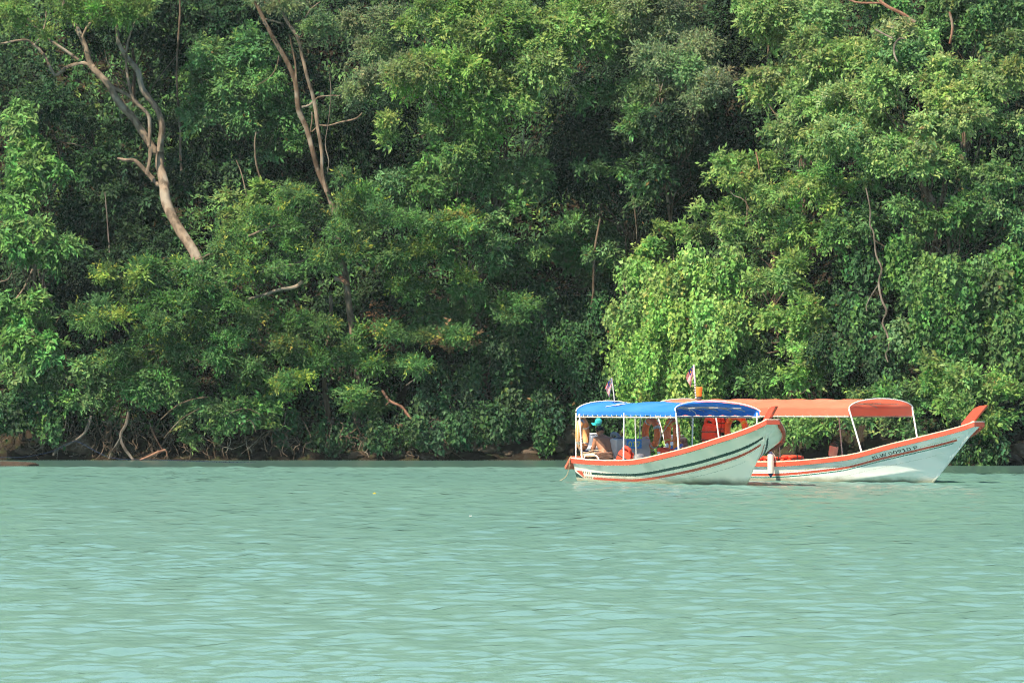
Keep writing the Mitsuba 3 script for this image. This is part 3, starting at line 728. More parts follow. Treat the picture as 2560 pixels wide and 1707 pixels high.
branch('bare_sapling', 'thin stem bending left between the two bare trees', 'sapling', [[(655, 460, 7), (640, 410, 7), (636, 360, 6), (640, 330, 5)], [(620, 510, 5), (605, 440, 5), (590, 400, 4)]], 4.8, 'bark_tan', 640)
branch('bare_branch', 'smooth reddish bough crossing the top right corner', 'branch', [[(2290, 58, 16), (2255, 35, 16), (2225, 18, 15), (2205, 2, 12), (2190, -20, 10)], [(2210, 8, 8), (2180, 8, 9), (2140, 6, 8), (2100, -10, 6)]], 4.6, 'bark_red', 650)
branch('bare_branch', 'hooked pale branch below the reddish bough', 'branch', [[(2190, 75, 8), (2215, 88, 8), (2232, 96, 8)], [(2262, 98, 5), (2245, 100, 7), (2236, 115, 9), (2236, 135, 9), (2244, 155, 6)]], 2.6, 'bark_pale', 660)
branch('liana', 'thin bare vine dangling beside the twin stems', 'liana', [[(818, 150, 4), (820, 220, 4), (819, 300, 4), (815, 360, 5), (820, 400, 5), (818, 430, 4)]], 3.6, 'bark_pale', 670)
branch('bare_branch', 'short pale dead stub in the middle green tree', 'branch', [[(1222, 612, 6), (1228, 632, 8), (1236, 652, 7)], [(1222, 612, 4), (1235, 600, 3)]], 0.2, 'bark_red', 680)
for i, pts in enumerate(([(1890, 380, 5), (1898, 420, 6), (1894, 450, 6)], [(2375, 30, 10), (2382, 70, 11), (2375, 110, 10)])):
    branch('bare_branch', ('brown branch low in the bright crown that slopes to the hollow', 'upright brown stem in the upper right corner')[i], 'branch', [pts], 2.0 + 4 * i, 'bark_red', 690 + i)

# a tangle of thin roots hanging down the left bank and behind the olive shrub
g = np.random.default_rng(91)
ms = []
for i in range(140):
    u = g.uniform(0, 480) if i < 75 else g.uniform(480, 1120)
    v0, v1 = g.uniform(1035, 1095), g.uniform(1115, 1150)
    n = 7
    t = np.linspace(0, 1, n)
    us = u + np.cumsum(g.normal(0, 7, n)) + t * g.normal(0, 30)
    vs = v0 + (v1 - v0) * t + g.normal(0, 4, n)
    pts = [(a, b, (3.4 - 2.0 * q) * g.uniform(.5, 1.2)) for a, b, q in zip(us, vs, t)]
    ms.append(px_limb(pts, list(0.5 - 0.6 * t + g.normal(0, .1)), 900 + i, 4))
obj('root_tangle', join(ms), 'bark_dark')
tag('root_tangle', 'tangle of thin grey roots and twigs hanging down the dark bank left of the boats', 'roots', kind='stuff')

# reddish dry litter on the bank
for u, v, hw, hh, lab in ((950, 815, 60, 50, 'patch of rusty brown dry leaves on the bank'), (1130, 845, 60, 24, 'strip of tan dry litter right of the rusty brown leaves')):
    g = np.random.default_rng(u)
    c = np.array([at(u + g.normal(0, hw * .5), v + g.normal(0, hh * .5), 155 + 0.1 + g.uniform(0, .4)) for _ in range(55)])
    o = np.tile(nrm(np.array([0, -.8, .6])), (55, 1))
    vv, ff, cc = leaves_at(c, o, 'mid', 9, g, rs=0.18)
    col = np.array([0.25, 0.14, 0.08]) if u < 1000 else np.array([0.28, 0.19, 0.11])
    cc = np.repeat(col * (0.5 + 0.8 * g.random((len(cc) // 4, 1))), 4, axis=0)
    key = obj('dry_leaves', (vv, ff), 'leaf', smooth=False, color=cc)
    tag(key, lab, 'dry leaves', kind='stuff')
# ------------------------------------------------------------------ the two excursion boats
plastic('hull_green', stained((0.84, 0.79, 0.69), (0.58, 0.58, 0.48), 1.7, 0.75, 0.02, 0.20), 0.42, 0.4)
plastic('hull_white', stained((0.76, 0.78, 0.79), (0.56, 0.62, 0.60), 1.5, 0.65, 0.02, 0.17), 0.38, 0.45)
plastic('red_paint', stained((0.50, 0.080, 0.045), (0.40, 0.12, 0.08), 3.0, 0.6), 0.5, 0.4)
plastic('red_old', stained((0.50, 0.135, 0.085), (0.38, 0.20, 0.14), 3.0, 0.7), 0.6, 0.3)
plastic('cream_strip', stained((0.70, 0.60, 0.50), (0.5, 0.33, 0.25), 4.0, 0.5), 0.5, 0.4)
plastic('dark_green_paint', (0.022, 0.055, 0.05), 0.5, 0.4)
plastic('green_line', (0.03, 0.17, 0.14), 0.5, 0.4)
plastic('yellow_line', (0.48, 0.36, 0.12), 0.5, 0.4)
plastic('seam_paint', (0.36, 0.41, 0.34), 0.6, 0.3)
plastic('black_paint', (0.03, 0.035, 0.03), 0.5, 0.4)
plastic('white_tube', (0.78, 0.78, 0.78), 0.3, 0.5)
plastic('grey_tube', stained((0.42, 0.42, 0.40), (0.28, 0.22, 0.17), 5, 0.6), 0.4, 0.5)
plastic('deck', stained((0.30, 0.30, 0.28), (0.2, 0.17, 0.13), 2, 0.8), 0.7, 0.3)
plastic('wood', bark((0.20, 0.13, 0.08), (0.30, 0.2, 0.13)), 0.6, 0.3)


def fabric(name, col, fade, trans):
    def fn(p, n, uv):
        a = fbm(p.x * 1.1, p.y * 1.1, p.z * 2, 4)
        return mix(col, fade, smoothstep(0.4, 0.8, a) * 0.5)
    scene['mat_' + name] = {'type': 'principledthin', 'base_color': mikit.proc(fn), 'roughness': 0.55, 'diff_trans': trans, 'eta': 1.35}


fabric('blue_canvas', (0.035, 0.190, 0.70), (0.07, 0.25, 0.72), 0.25)
fabric('red_canvas', (0.93, 0.225, 0.145), (0.94, 0.36, 0.27), 0.78)
plastic('patch', (0.55, 0.48, 0.62), 0.7, 0.3)
plastic('buoy_orange', stained((0.72, 0.16, 0.05), (0.62, 0.24, 0.12), 4, 0.6), 0.5, 0.4)
plastic('buoy_faded', stained((0.70, 0.33, 0.14), (0.62, 0.26, 0.1), 4, 0.7), 0.55, 0.3)
plastic('tape_grey', (0.42, 0.40, 0.36), 0.35, 0.6)
plastic('tape_yellow', (0.55, 0.42, 0.06), 0.45, 0.4)
plastic('rope', stained((0.50, 0.40, 0.28), (0.34, 0.25, 0.16), 9, 0.7), 0.9, 0.1)
plastic('rope_white', (0.66, 0.62, 0.56), 0.9, 0.1)
plastic('rope_blue', (0.012, 0.022, 0.05), 0.9, 0.1)
plastic('console', stained((0.50, 0.47, 0.47), (0.36, 0.34, 0.33), 2.5, 0.5), 0.5, 0.4)
plastic('sign_blue', (0.05, 0.26, 0.66), 0.4, 0.4)
plastic('sign_yellow', (0.60, 0.66, 0.20), 0.4, 0.4)
plastic('motor_grey', (0.16, 0.19, 0.25), 0.35, 0.5)
plastic('motor_dark', (0.06, 0.07, 0.085), 0.35, 0.5)
plastic('white_plain', (0.76, 0.76, 0.78), 0.4, 0.5)
plastic('vest_red', stained((0.66, 0.075, 0.04), (0.5, 0.08, 0.06), 5, 0.6), 0.75, 0.2)
plastic('vest_grey', stained((0.24, 0.29, 0.34), (0.16, 0.18, 0.21), 5, 0.6), 0.75, 0.2)
plastic('vest_brown', (0.15, 0.085, 0.075), 0.8, 0.2)
plastic('skin', stained((0.38, 0.185, 0.11), (0.31, 0.15, 0.085), 6, 0.4), 0.5, 0.35)
plastic('hair', (0.012, 0.011, 0.012), 0.5, 0.4)
plastic('shorts', (0.14, 0.10, 0.085), 0.85, 0.2)
plastic('teal', stained((0.03, 0.42, 0.45), (0.02, 0.30, 0.34), 8, 0.6), 0.6, 0.3)
plastic('navy', (0.02, 0.03, 0.10), 0.6, 0.3)
plastic('orange_plain', (0.80, 0.24, 0.03), 0.35, 0.5)
plastic('pink_plain', (0.66, 0.30, 0.22), 0.5, 0.4)
plastic('fender_white', stained((0.72, 0.66, 0.60), (0.58, 0.42, 0.26), 4, 0.8), 0.45, 0.4)
plastic('blue_plain', (0.05, 0.12, 0.36), 0.6, 0.3)
plastic('shiny_grey', (0.36, 0.35, 0.35), 0.25, 0.5, metallic=0.6)
plastic('brown_mat', stained((0.20, 0.115, 0.085), (0.13, 0.08, 0.065), 6, 0.6), 0.85, 0.2)
scene['mat_cloth_vc'] = {'type': 'principledthin', 'base_color': {'type': 'mesh_attribute', 'name': 'vertex_color'}, 'roughness': 0.7, 'diff_trans': 0.5, 'eta': 1.3}


def rbox(sx, sy, sz, r=0.02, c=(0, 0, 0)):
    """a box with rounded edges"""
    h = np.array([sx, sy, sz]) / 2 - r
    s = m3.Manifold.sphere(r, 12)
    m = m3.Manifold.batch_hull([s.translate([x, y, z]) for x in (-h[0], h[0]) for y in (-h[1], h[1]) for z in (-h[2], h[2])])
    return man(m.translate(list(map(float, c))))


def man(m):
    q = m.to_mesh()
    return trimesh.Trimesh(np.array(q.vert_properties[:, :3]), np.array(q.tri_verts), process=False)


def rotz(deg):
    return trimesh.transformations.rotation_matrix(math.radians(deg), [0, 0, 1])


def rot(deg, ax):
    return trimesh.transformations.rotation_matrix(math.radians(deg), ax)


def moved(mesh, t=(0, 0, 0), R=None):
    q = mesh.copy()
    if R is not None:
        q.apply_transform(R)
    q.apply_translation(t)
    return q


def sheet(P, closed=False):
    """triangles of a grid of points (rows, columns, 3)"""
    r, c = P.shape[:2]
    i = (np.arange(r - 1)[:, None] * c + np.arange(c - 1)[None]).ravel()
    return trimesh.Trimesh(P.reshape(-1, 3), np.concatenate([np.stack([i, i + 1, i + c + 1], 1), np.stack([i, i + c + 1, i + c], 1)]), process=False)


class Hull:
    def __init__(s, L, sheer, rake, chine_end, B=1.02, k=1.45, blunt=0.2):
        s.L, s.B, s.k, s.rake, s.zce, s.bl = L, B, k, rake, chine_end, blunt
        s.cw = 0.85 if blunt > 0.15 else 0.76
        x, z = np.array(sheer).T
        from scipy.interpolate import PchipInterpolator
        s.zs = PchipInterpolator(x, z)
        s.ze = float(s.zs(L))
        s.cend, s.kend = s.stem(chine_end), s.stem(-0.35)

    def stem(s, z):
        return s.L - s.rake * (1 - z / s.ze)

    def plan(s, x):
        t = s.L - np.asarray(x, float)
        return np.maximum(0.15, s.B * (1 - np.exp(-(t + s.bl) / s.k)) * (1 - 0.22 * (np.maximum(t, 0) / s.L) ** 3))

    def chine(s, u):
        x = u * s.cend
        w = np.clip((u - 0.52) / 0.48, 0, 1)
        t = s.cend - x
        return x, s.cw * s.B * (1 - np.exp(-t / (1.5 if s.bl > 0.15 else 1.9))) * (1 - 0.2 * (t / s.L) ** 3) + 0.012, -0.11 + (s.zce + 0.11) * w ** 1.5

    def side(s, u, v):
        u, v = np.broadcast_arrays(np.asarray(u, float), np.asarray(v, float))
        cx, cy, cz = s.chine(u)
        sx = u * s.L
        sy, sz = s.plan(sx), s.zs(sx)
        e = 1.2 + 1.6 * u ** 8
        return np.stack([cx + (sx - cx) * v, cy + (sy - cy) * v ** e, cz + (sz - cz) * v], -1)

    def at(s, x, d, sd=-1, off=0.005):
        """the hull's skin at x, d metres below the sheer, off metres proud of it"""
        x, d = np.broadcast_arrays(np.asarray(x, float), np.asarray(d, float))
        u = np.clip(x / s.L, 0, 1)
        for _ in range(8):
            zc = s.chine(u)[2]
            v = np.clip(1 - d / (s.zs(u * s.L) - zc), 0, 1)
            u = np.clip(x / (s.cend * (1 - v) + s.L * v), 0, 1)
        p = s.side(u, v)
        p[..., 1] += off
        p[..., 0] += off * np.clip(u - 0.8, 0, 1) * 3
        p[..., 1] *= sd * -1 * -1 if sd > 0 else -1
        return p

    def half(s, x, z):
        """half breadth inside the planking at x and height z"""
        return float(-s.at(np.array([x]), np.array([float(s.zs(x)) - z]))[0, 1]) - 0.06

    def skin(s):
        us = np.concatenate([np.linspace(0, 0.7, 22), np.linspace(0.72, 1, 22)])
        ms = []
        for sd in (-1, 1):
            P = s.side(us[:, None], np.linspace(0, 1, 12)[None])
            x, y, z = s.chine(us)
            kx, kz = us * s.kend, np.full(len(us), -0.35)
            bot = np.stack([np.stack([kx + (x - kx) * w, 0.012 + (y - 0.012) * w, kz + (z - kz) * w], -1) for w in np.linspace(0, 1, 4)], 1)
            Q = np.concatenate([bot[:, :-1], P], 1) * [1, sd, 1]
            ms.append(sheet(Q if sd > 0 else Q[:, ::-1]))
            if sd < 0:
                st = Q
            else:
                pt = Q
        ms.append(sheet(np.stack([st[-1], pt[-1]], 0)))       # stem face
        ms.append(sheet(np.stack([pt[0], st[0]], 0)))         # transom
        return join(ms)

    def lining(s):
        us = np.linspace(0, 1, 30)
        ms = []
        for sd in (-1, 1):
            P = s.side(us[:, None], np.linspace(0.35, 0.99, 5)[None])
            P[..., 1] = np.maximum(P[..., 1] - 0.05, 0.003)
            ms.append(sheet(P * [0.985, sd, 1]))
        xs = np.linspace(0.02, s.cend - 0.2, 30)
        w = np.maximum(s.chine(xs / s.cend)[1] * 0.9, 0.003)
        z = s.chine(xs / s.cend)[2] + 0.05
        ms.append(sheet(np.stack([np.stack([xs, -w, z], -1), np.stack([xs, w, z], -1)], 1)))
        return join(ms)

    def rail(s, zt, zb, out, inn, x0=0.0, grow=0.0):
        xs = np.concatenate([np.linspace(x0, s.L - 1.2, 26), np.linspace(s.L - 1.1, s.L, 16)])
        st = np.stack([xs, -s.plan(xs), s.zs(xs)], -1)
        path = np.concatenate([st, (st * [1, -1, 1])[::-1]])
        d = np.gradient(path[:, :2], axis=0)
        n = nrm(np.stack([d[:, 1], -d[:, 0]], -1))
        pts = []
        for o, z in ((out, zb), (out, zt), (inn, zt), (inn, zb), (out, zb)):
            q = path.copy()
            q[:, :2] += n * o
            q[:, 2] += z
            pts.append(q)
        P = np.stack(pts, 1)
        return join([sheet(P), sheet(P[[0, 0], :][:, [0, 1, 2, 3, 0]][:, :4].reshape(2, 4, 3)) if False else tri_fan(P[0, :4]), tri_fan(P[-1, :4][::-1])])

    def stripe(s, x0, x1, d0, d1, sd=-1, off=0.005, n=60):
        xs = np.linspace(x0, x1, n)
        f = lambda d: d(xs) if callable(d) else np.full(n, float(d))
        a, b = f(d0), f(d1)
        return sheet(np.stack([s.at(xs, a + (b - a) * w, sd, off) for w in (0, .5, 1)], 1))


def tri_fan(p):
    return trimesh.Trimesh(p, [[0, 1, 2], [0, 2, 3]], process=False)


def boat_matrix(psi, ox, oy, roll=0.0):
    c, s = math.cos(math.radians(psi)), math.sin(math.radians(psi))
    M = np.array([[c, s, 0, ox], [-s, c, 0, oy], [0, 0, 1, 0], [0, 0, 0, 1.0]])
    return M @ rot(roll, [1, 0, 0])


# where the bows stand, and from there the sterns
def stern(psi, u, Y, L):
    x = (u - 1280) / 12650 * Y
    return x - L * math.cos(math.radians(psi)), Y + L * math.sin(math.radians(psi))


L1, L2 = 8.29, 9.3
M1 = boat_matrix(66, *stern(66, 1931, 106.0, L1))
M2 = boat_matrix(50, *stern(50, 2446, 109.5, L2))
H1 = Hull(L1, [(0, .485), (1.6, .455), (3.03, .465), (5.72, .70), (7.49, 1.03), (7.99, 1.20), (L1, 1.37)], 1.255, 0.43, 1.03, 0.85, 0.10)
H2 = Hull(L2, [(0, .52), (1.8, .42), (3.456, .40), (6.07, .557), (7.39, .82), (8.27, 1.01), (9.1, 1.23), (L2, 1.31)], 1.43, 0.33)


def canopy_z(y, w, z0, zp, n=2.0):
    return z0 + (zp - z0) * np.maximum(1 - np.abs(y / w) ** n, 0) ** (1 / n)


def post_shape(sc):
    P = np.array([(0, 0), (.135, .118), (.29, .254), (.405, .335), (.56, .385), (.79, .403), (.695, .316), (.56, .205), (.425, .093), (.386, -0.02), (.30, -.12), (.02, -.12)]) * sc
    m = trimesh.creation.extrude_polygon(__import__('shapely').Polygon(P), 0.065, engine='earcut')
    m.apply_transform(rot(90, [1, 0, 0]))
    m.apply_translation([0, 0.0325, 0])
    return m


def frame(key, M, arches, z0, zp, w_at, rail_z, hull, xr, lean=0.0, legs=(), fabric_m='blue_canvas', hem=0.05, tube_r=0.012, shoulder=None, battens=8, sag=0.055):
    """canvas canopy on bent tubes: arches = x of each hoop, w_at(x) half width"""
    xs = np.linspace(xr[0], xr[1], 61)
    sx = np.sort(np.array(arches))
    W = np.linspace(-1, 1, 33)
    rows = []
    for x in xs:
        w = w_at(x)
        i = np.clip(np.searchsorted(sx, x) - 1, 0, len(sx) - 2)
        t = np.clip((x - sx[i]) / (sx[i + 1] - sx[i]), 0, 1)
        dz = -sag * (4 * t * (1 - t)) ** 0.8
        y = np.sin(W * math.pi / 2) * w
        z = canopy_z(y, w, z0, zp + (0.02 * math.cos(7 * x)), 2.0) + dz * (0.3 + 0.7 * (1 - np.abs(W))) + 0.004 * np.sin(9 * x + 14 * W)
        f = np.clip((x - sx[-2]) / (sx[-1] - sx[-2]), 0, 1)
        q = np.stack([x - lean * f * (z - z0) / (zp - z0), y, z], -1)
        q = np.concatenate([[[x, -w - 0.004, z0 - hem + 0.012 * math.sin(11 * x)]], q, [[x, w + 0.004, z0 - hem + 0.012 * math.sin(11 * x + 1)]]])
        rows.append(q)
    P = np.array(rows)
    obj('canopy', sheet(P), fabric_m, key, M, smooth=50)
    for x in arches:
        w = w_at(x) + 0.012
        y = np.sin(np.linspace(-1, 1, 25) * math.pi / 2) * w
        z = canopy_z(y, w, z0, zp + 0.014, 2.0)
        end = x in (xr[0], xr[1])
        p = np.stack([x + 0 * z + (0.02 if x == xr[1] else -0.02 if x == xr[0] else 0) - (lean * (z - z0) / (zp - z0) if x == xr[1] else 0), y * (1 if end else 0.95), z + (0.006 if end else -0.075)], -1)
        obj('hoop', tube(p, tube_r, 8, sub=1), 'white_tube', key, M)
    for x in np.linspace(xr[0], xr[1], battens + 2)[1:-1]:
        w = w_at(x) - 0.03
        y = np.sin(np.linspace(-1, 1, 17) * math.pi / 2) * w
        obj('batten', tube(np.stack([np.full(17, x), y, canopy_z(y, w, z0, zp - 0.06 - sag, 2.0)], -1), 0.010, 6, sub=1), 'grey_tube', key, M)
    for f in (-0.55, 0.0, 0.55):
        xx = np.linspace(xr[0], xr[1], 20)
        obj('batten', tube(np.stack([xx, f * w_at(xx), canopy_z(f, 1.0, z0, zp - 0.075 - sag, 2.0) + 0 * xx], -1), 0.009, 6, sub=1), 'grey_tube', key, M)
    for sd in (-1, 1):
        xx = np.linspace(xr[0], xr[1], 16)
        obj('side_rail', tube(np.stack([xx, sd * w_at(xx), np.full(16, rail_z)], -1), 0.015, 8, sub=1), 'grey_tube', key, M)
        cords = []
        g = np.random.default_rng(3)
        for x in np.arange(xr[0] + 0.12, xr[1] - 0.05, 0.27):
            w = float(w_at(x))
            cords.append(tube([(x, sd * (w + 0.006), z0 - hem + 0.02), (x + g.uniform(0, .05), sd * (w + 0.012), (z0 - hem + rail_z) / 2), (x + g.uniform(0.01, .08), sd * (w + 0.02), rail_z - 0.015)], 0.006, 4, sub=1))
        obj('lashing', join(cords), 'rope_white', key, M)
    obj('cross_rail', tube([(xr[0], -w_at(xr[0]), rail_z), (xr[0], w_at(xr[0]), rail_z)], 0.014, 8), 'grey_tube', key, M)
    for xt, xb, y, top, r, mt in legs:
        yb = math.copysign(float(hull.plan(xb)) - 0.05, y)
        obj('post', tube([(xt, y, top), ((xt + xb) / 2, (y + yb) / 2, (top + float(hull.zs(xb))) / 2), (xb, yb, float(hull.zs(xb)) - 0.02)], r, 8, sub=1), mt, key, M)


def hull_parts(key, H, M, hullm, stripes, stern_post=True):
    obj('hull', H.skin(), hullm, key, M, smooth=18)
    zz = np.linspace(-0.30, H.ze - 0.28, 12)
    obj('stem', tube(np.stack([H.stem(zz) + 0.012, 0 * zz, zz], -1), 0.026, 6, sub=1), hullm, key, M)
    obj('inside', H.lining(), 'deck', key, M, smooth=30)
    obj('rubbing_strake', H.rail(0.028, -0.075, 0.032, -0.02), 'red_paint', key, M, smooth=25)
    obj('gunwale_strip', H.rail(0.045, 0.024, 0.036, -0.055), 'cream_strip', key, M, smooth=25)  # thin pale strip along the gunwale top


# ---- the green and red boat in front
b1 = thing('excursion_boat', 'wooden boat with pale green hull, blue canvas canopy and dark green and red stripes', 'boat')
hull_parts(b1, H1, M1, 'hull_green', None)
obj('stripe', H1.stripe(0.98, 7.97, lambda x: .235 + .010 * x, lambda x: .287 + .0113 * x), 'dark_green_paint', b1, M1, label='dark green stripe along the hull')
obj('stripe', H1.stripe(1.0, 7.83, lambda x: .335 + .0155 * x, lambda x: .385 + .0168 * x), 'red_paint', b1, M1, label='thin red stripe below the dark green one')
obj('stripe', H1.stripe(1.6, 7.97, lambda x: .235 + .010 * x, lambda x: .295 + .0115 * x, 1), 'dark_green_paint', b1, M1)
obj('stripe', H1.stripe(1.6, 7.83, lambda x: .335 + .0155 * x, lambda x: .385 + .0168 * x, 1), 'red_paint', b1, M1)
for i in range(4):
    x = 0.50 + 0.112 * i
    obj('painted_block', H1.stripe(x, x + 0.050, .240, .298, n=3), ('dark_green_paint', 'red_old', 'dark_green_paint', 'red_paint')[i], b1, M1)
    obj('painted_block', H1.stripe(x + 0.03, x + 0.080, .345, .385, n=3), ('red_paint', 'dark_green_paint', 'red_old', 'dark_green_paint')[i], b1, M1)
obj('painted_triangle', H1.stripe(0.08, 0.48, .238, lambda x: .240 + .145 * (x - .08) / .40, n=10), 'red_paint', b1, M1, label='red triangle painted at the stern')
obj('painted_triangle', H1.stripe(0.01, 0.44, lambda x: .268 + .125 * (x - .01) / .43, .395, n=10), 'dark_green_paint', b1, M1, label='dark triangle painted at the stern')
obj('seam', H1.stripe(0.3, 7.3, lambda x: .43 + .045 * np.maximum(x - 2, 0), lambda x: .438 + .0452 * np.maximum(x - 2, 0), off=0.004), 'seam_paint', b1, M1)
obj('seam', H1.stripe(0.3, 7.7, lambda x: .405 + .017 * x, lambda x: .411 + .0171 * x, off=0.004), 'seam_paint', b1, M1)
obj('prow_post', moved(post_shape(0.80), (L1 - 0.42, 0, 1.36)), 'red_paint', b1, M1)
z0 = float(H1.zs(0))
tb = rbox(0.40, 2 * float(H1.plan(0)) + 0.10, 0.085, 0.02)
obj('transom_board', moved(tb, (-0.15, 0, z0 - 0.075), rot(-38, [0, 1, 0])), 'red_old', b1, M1)
w1 = lambda x: 0.775 + 0.039 * np.asarray(x)
frame(b1, M1, (0.2, 2.91, 5.72), 1.555, 1.775, w1, 1.437, H1, (0.2, 5.72), lean=0.42, hem=0.085,
      legs=((0.20, 0.10, -0.80, 1.53, 0.018, 'white_tube'), (0.40, 0.50, -0.81, 1.51, 0.018, 'white_tube'), (2.91, 2.93, -0.90, 1.53, 0.018, 'white_tube'), (5.72, 5.72, -1.0, 1.54, 0.019, 'white_tube'),
            (0.20, 0.15, 0.80, 1.53, 0.016, 'grey_tube'), (2.65, 2.60, 0.90, 1.50, 0.016, 'white_tube'), (5.60, 5.67, 1.0, 1.54, 0.018, 'white_tube'), (3.48, 3.62, -0.90, 1.43, 0.014, 'grey_tube')))
def canvas1(x, y):
    w = float(w1(x))
    t = (x - 0.2) / 2.71
    W = abs(2 / math.pi * math.asin(y / w))
    return canopy_z(y, w, 1.555, 1.775 + 0.02 * math.cos(7 * x)) - 0.055 * (4 * t * (1 - t)) ** 0.8 * (1 - 0.7 * W)


obj('patch', sheet(np.array([[[x, y, canvas1(x, y) + 0.014] for y in np.linspace(-0.64, -0.40, 10)] for x in np.linspace(1.35, 1.95, 10)])), 'patch', b1, M1, label='faded pale patch on the blue canvas')
for x in (0.95, 2.2, 3.5, 4.8):
    obj('thwart', moved(rbox(0.26, 2 * H1.half(x, 0.36), 0.04, 0.012), (x, 0, 0.40)), 'wood', b1, M1)
# steering console with the number board
obj('console', join([moved(rbox(0.42, 0.86, 0.66, 0.04), (0.59, 0.335, 0.62))]), 'console', b1, M1)
k = obj('number_board', moved(rbox(0.012, 0.37, 0.20, 0.004), (0.808, 0.345, 0.835)), 'sign_blue', b1, M1, label='blue board with yellow number 017')
tm = meshkit.text_mesh('017', 0.115, 0.004, True)
tm.apply_translation(-tm.bounds.mean(0))
tm.apply_transform(np.array([[0, 0, 1, 0], [1, 0, 0, 0], [0, 1, 0, 0], [0, 0, 0, 1.0]]))
scene[k + '__digits'] = {**mikit.ply(moved(tm, (0.817, 0.345, 0.832)), 'mat_sign_yellow'), 'to_world': T(M1)}


def outboard(key, M, x, y, z, band='white_plain', body='motor_grey', name='outboard_motor'):
    s = m3.Manifold.sphere(0.05, 12)
    pts = [(-.26, -.15, 0), (-.26, .15, 0), (.20, -.14, 0), (.20, .14, 0), (-.20, -.11, .34), (-.20, .11, .34), (.13, -.10, .31), (.13, .10, .31)]
    cow = man(m3.Manifold.batch_hull([s.translate([float(a) for a in p]) for p in pts]))
    k = obj(name, moved(cow, (x, y, z)), body, key, M)
    def sub(n, mesh, mat):
        scene[k + '__' + n] = {**mikit.ply(mesh, 'mat_' + mat, smooth=35), 'to_world': T(M)}
    sub('band', moved(rbox(0.57, 0.40, 0.085, 0.03), (x - .03, y, z + 0.09)), band)
    sub('leg', moved(rbox(0.20, 0.12, 0.75, 0.04), (x - .03, y, z - 0.42)), body)
    sub('clamp', moved(rbox(0.26, 0.22, 0.16, 0.03), (x + .18, y, z - 0.12)), 'motor_dark')
    sub('tiller', tube([(x + .2, y, z + .02), (x + .42, y + .03, z + .04), (x + .62, y + .05, z + .05)], 0.02, 7), 'motor_dark')
    sub('top', moved(rbox(0.30, 0.20, 0.035, 0.015), (x - .04, y, z + 0.395)), 'white_plain' if body == 'motor_grey' else 'motor_grey')


outboard(b1, M1, -0.62, 0.02, 0.66)
obj('grab_handle', tube([(.62, -.80, .50), (0.68, -.80, .58), (0.82, -.80, .60), (1.14, -.80, .60), (1.32, -.80, .56), (1.40, -.80, .50)], 0.014, 7), 'white_tube', b1, M1)

# ---- the white and red boat behind
b2 = thing('excursion_boat', 'wooden boat with white hull, red canvas canopy and upswept bow, behind the blue-canopied boat', 'boat')
hull_parts(b2, H2, M2, 'hull_white', None)
b2s = lambda d: (lambda x: d + 0.010 * np.maximum(x - 5.5, 0))
obj('stripe', H2.stripe(0.3, 8.80, b2s(.234), b2s(.290)), 'red_paint', b2, M2, label='red stripe along the white hull')
obj('stripe', H2.stripe(0.3, 8.70, b2s(.308), b2s(.334)), 'green_line', b2, M2, label='thin green line under the red stripe')
obj('stripe', H2.stripe(0.3, 6.75, b2s(.190), b2s(.200)), 'yellow_line', b2, M2, label='hair-thin yellow line')
obj('stripe', H2.stripe(8.02, 8.88, b2s(.190), b2s(.200)), 'yellow_line', b2, M2)
obj('seam', H2.stripe(0.4, 8.25, lambda x: .42 + .03 * np.maximum(x - 4, 0), lambda x: .425 + .0302 * np.maximum(x - 4, 0), off=.004), 'seam_paint', b2, M2)
tm = meshkit.text_mesh('KLW 00910 P', 0.082, 0.003, True)
tv = tm.vertices.copy()
sc_ = 1.17 / (tv[:, 0].max() - tv[:, 0].min())
xx = 6.80 + (tv[:, 0] - tv[:, 0].min()) * sc_
tp = H2.at(xx, .222 + 0.010 * np.maximum(xx - 5.5, 0) - tv[:, 1], -1, 0.004)
tp[:, 1] -= tv[:, 2]
obj('registration_number', trimesh.Trimesh(tp, tm.faces, process=False), 'black_paint', b2, M2, label='black registration KLW 00910 P near the bow')
obj('prow_post', moved(post_shape(1.0), (L2 - 0.50, 0, 1.30)), 'red_paint', b2, M2)
w2 = lambda x: 0.97 + 0.0 * np.asarray(x)
frame(b2, M2, (-0.2, 1.9, 4.1, 6.27), 1.625, 1.825, w2, 1.447, H2, (-0.2, 6.27),
      legs=((6.27, 6.55, -0.97, 1.62, 0.019, 'white_tube'), (6.27, 6.66, 0.97, 1.66, 0.018, 'white_tube'), (1.9, 2.02, -0.97, 1.61, 0.017, 'white_tube'), (3.9, 4.12, 0.97, 1.60, 0.014, 'grey_tube'), (-0.1, 0.1, -0.97, 1.6, 0.016, 'white_tube'), (-0.1, 0.1, 0.97, 1.6, 0.016, 'white_tube'), (1.9, 2.1, 0.97, 1.6, 0.014, 'grey_tube')),
      fabric_m='red_canvas', hem=0.17, battens=5, sag=0.012)
for x in (1.0, 2.4, 3.8, 5.2):
    obj('thwart', moved(rbox(0.26, 2 * H2.half(x, 0.29), 0.04, 0.012), (x, 0, 0.33)), 'wood', b2, M2)
outboard(b2, M2, -0.50, 0.05, 0.60, 'tape_grey', 'motor_dark')


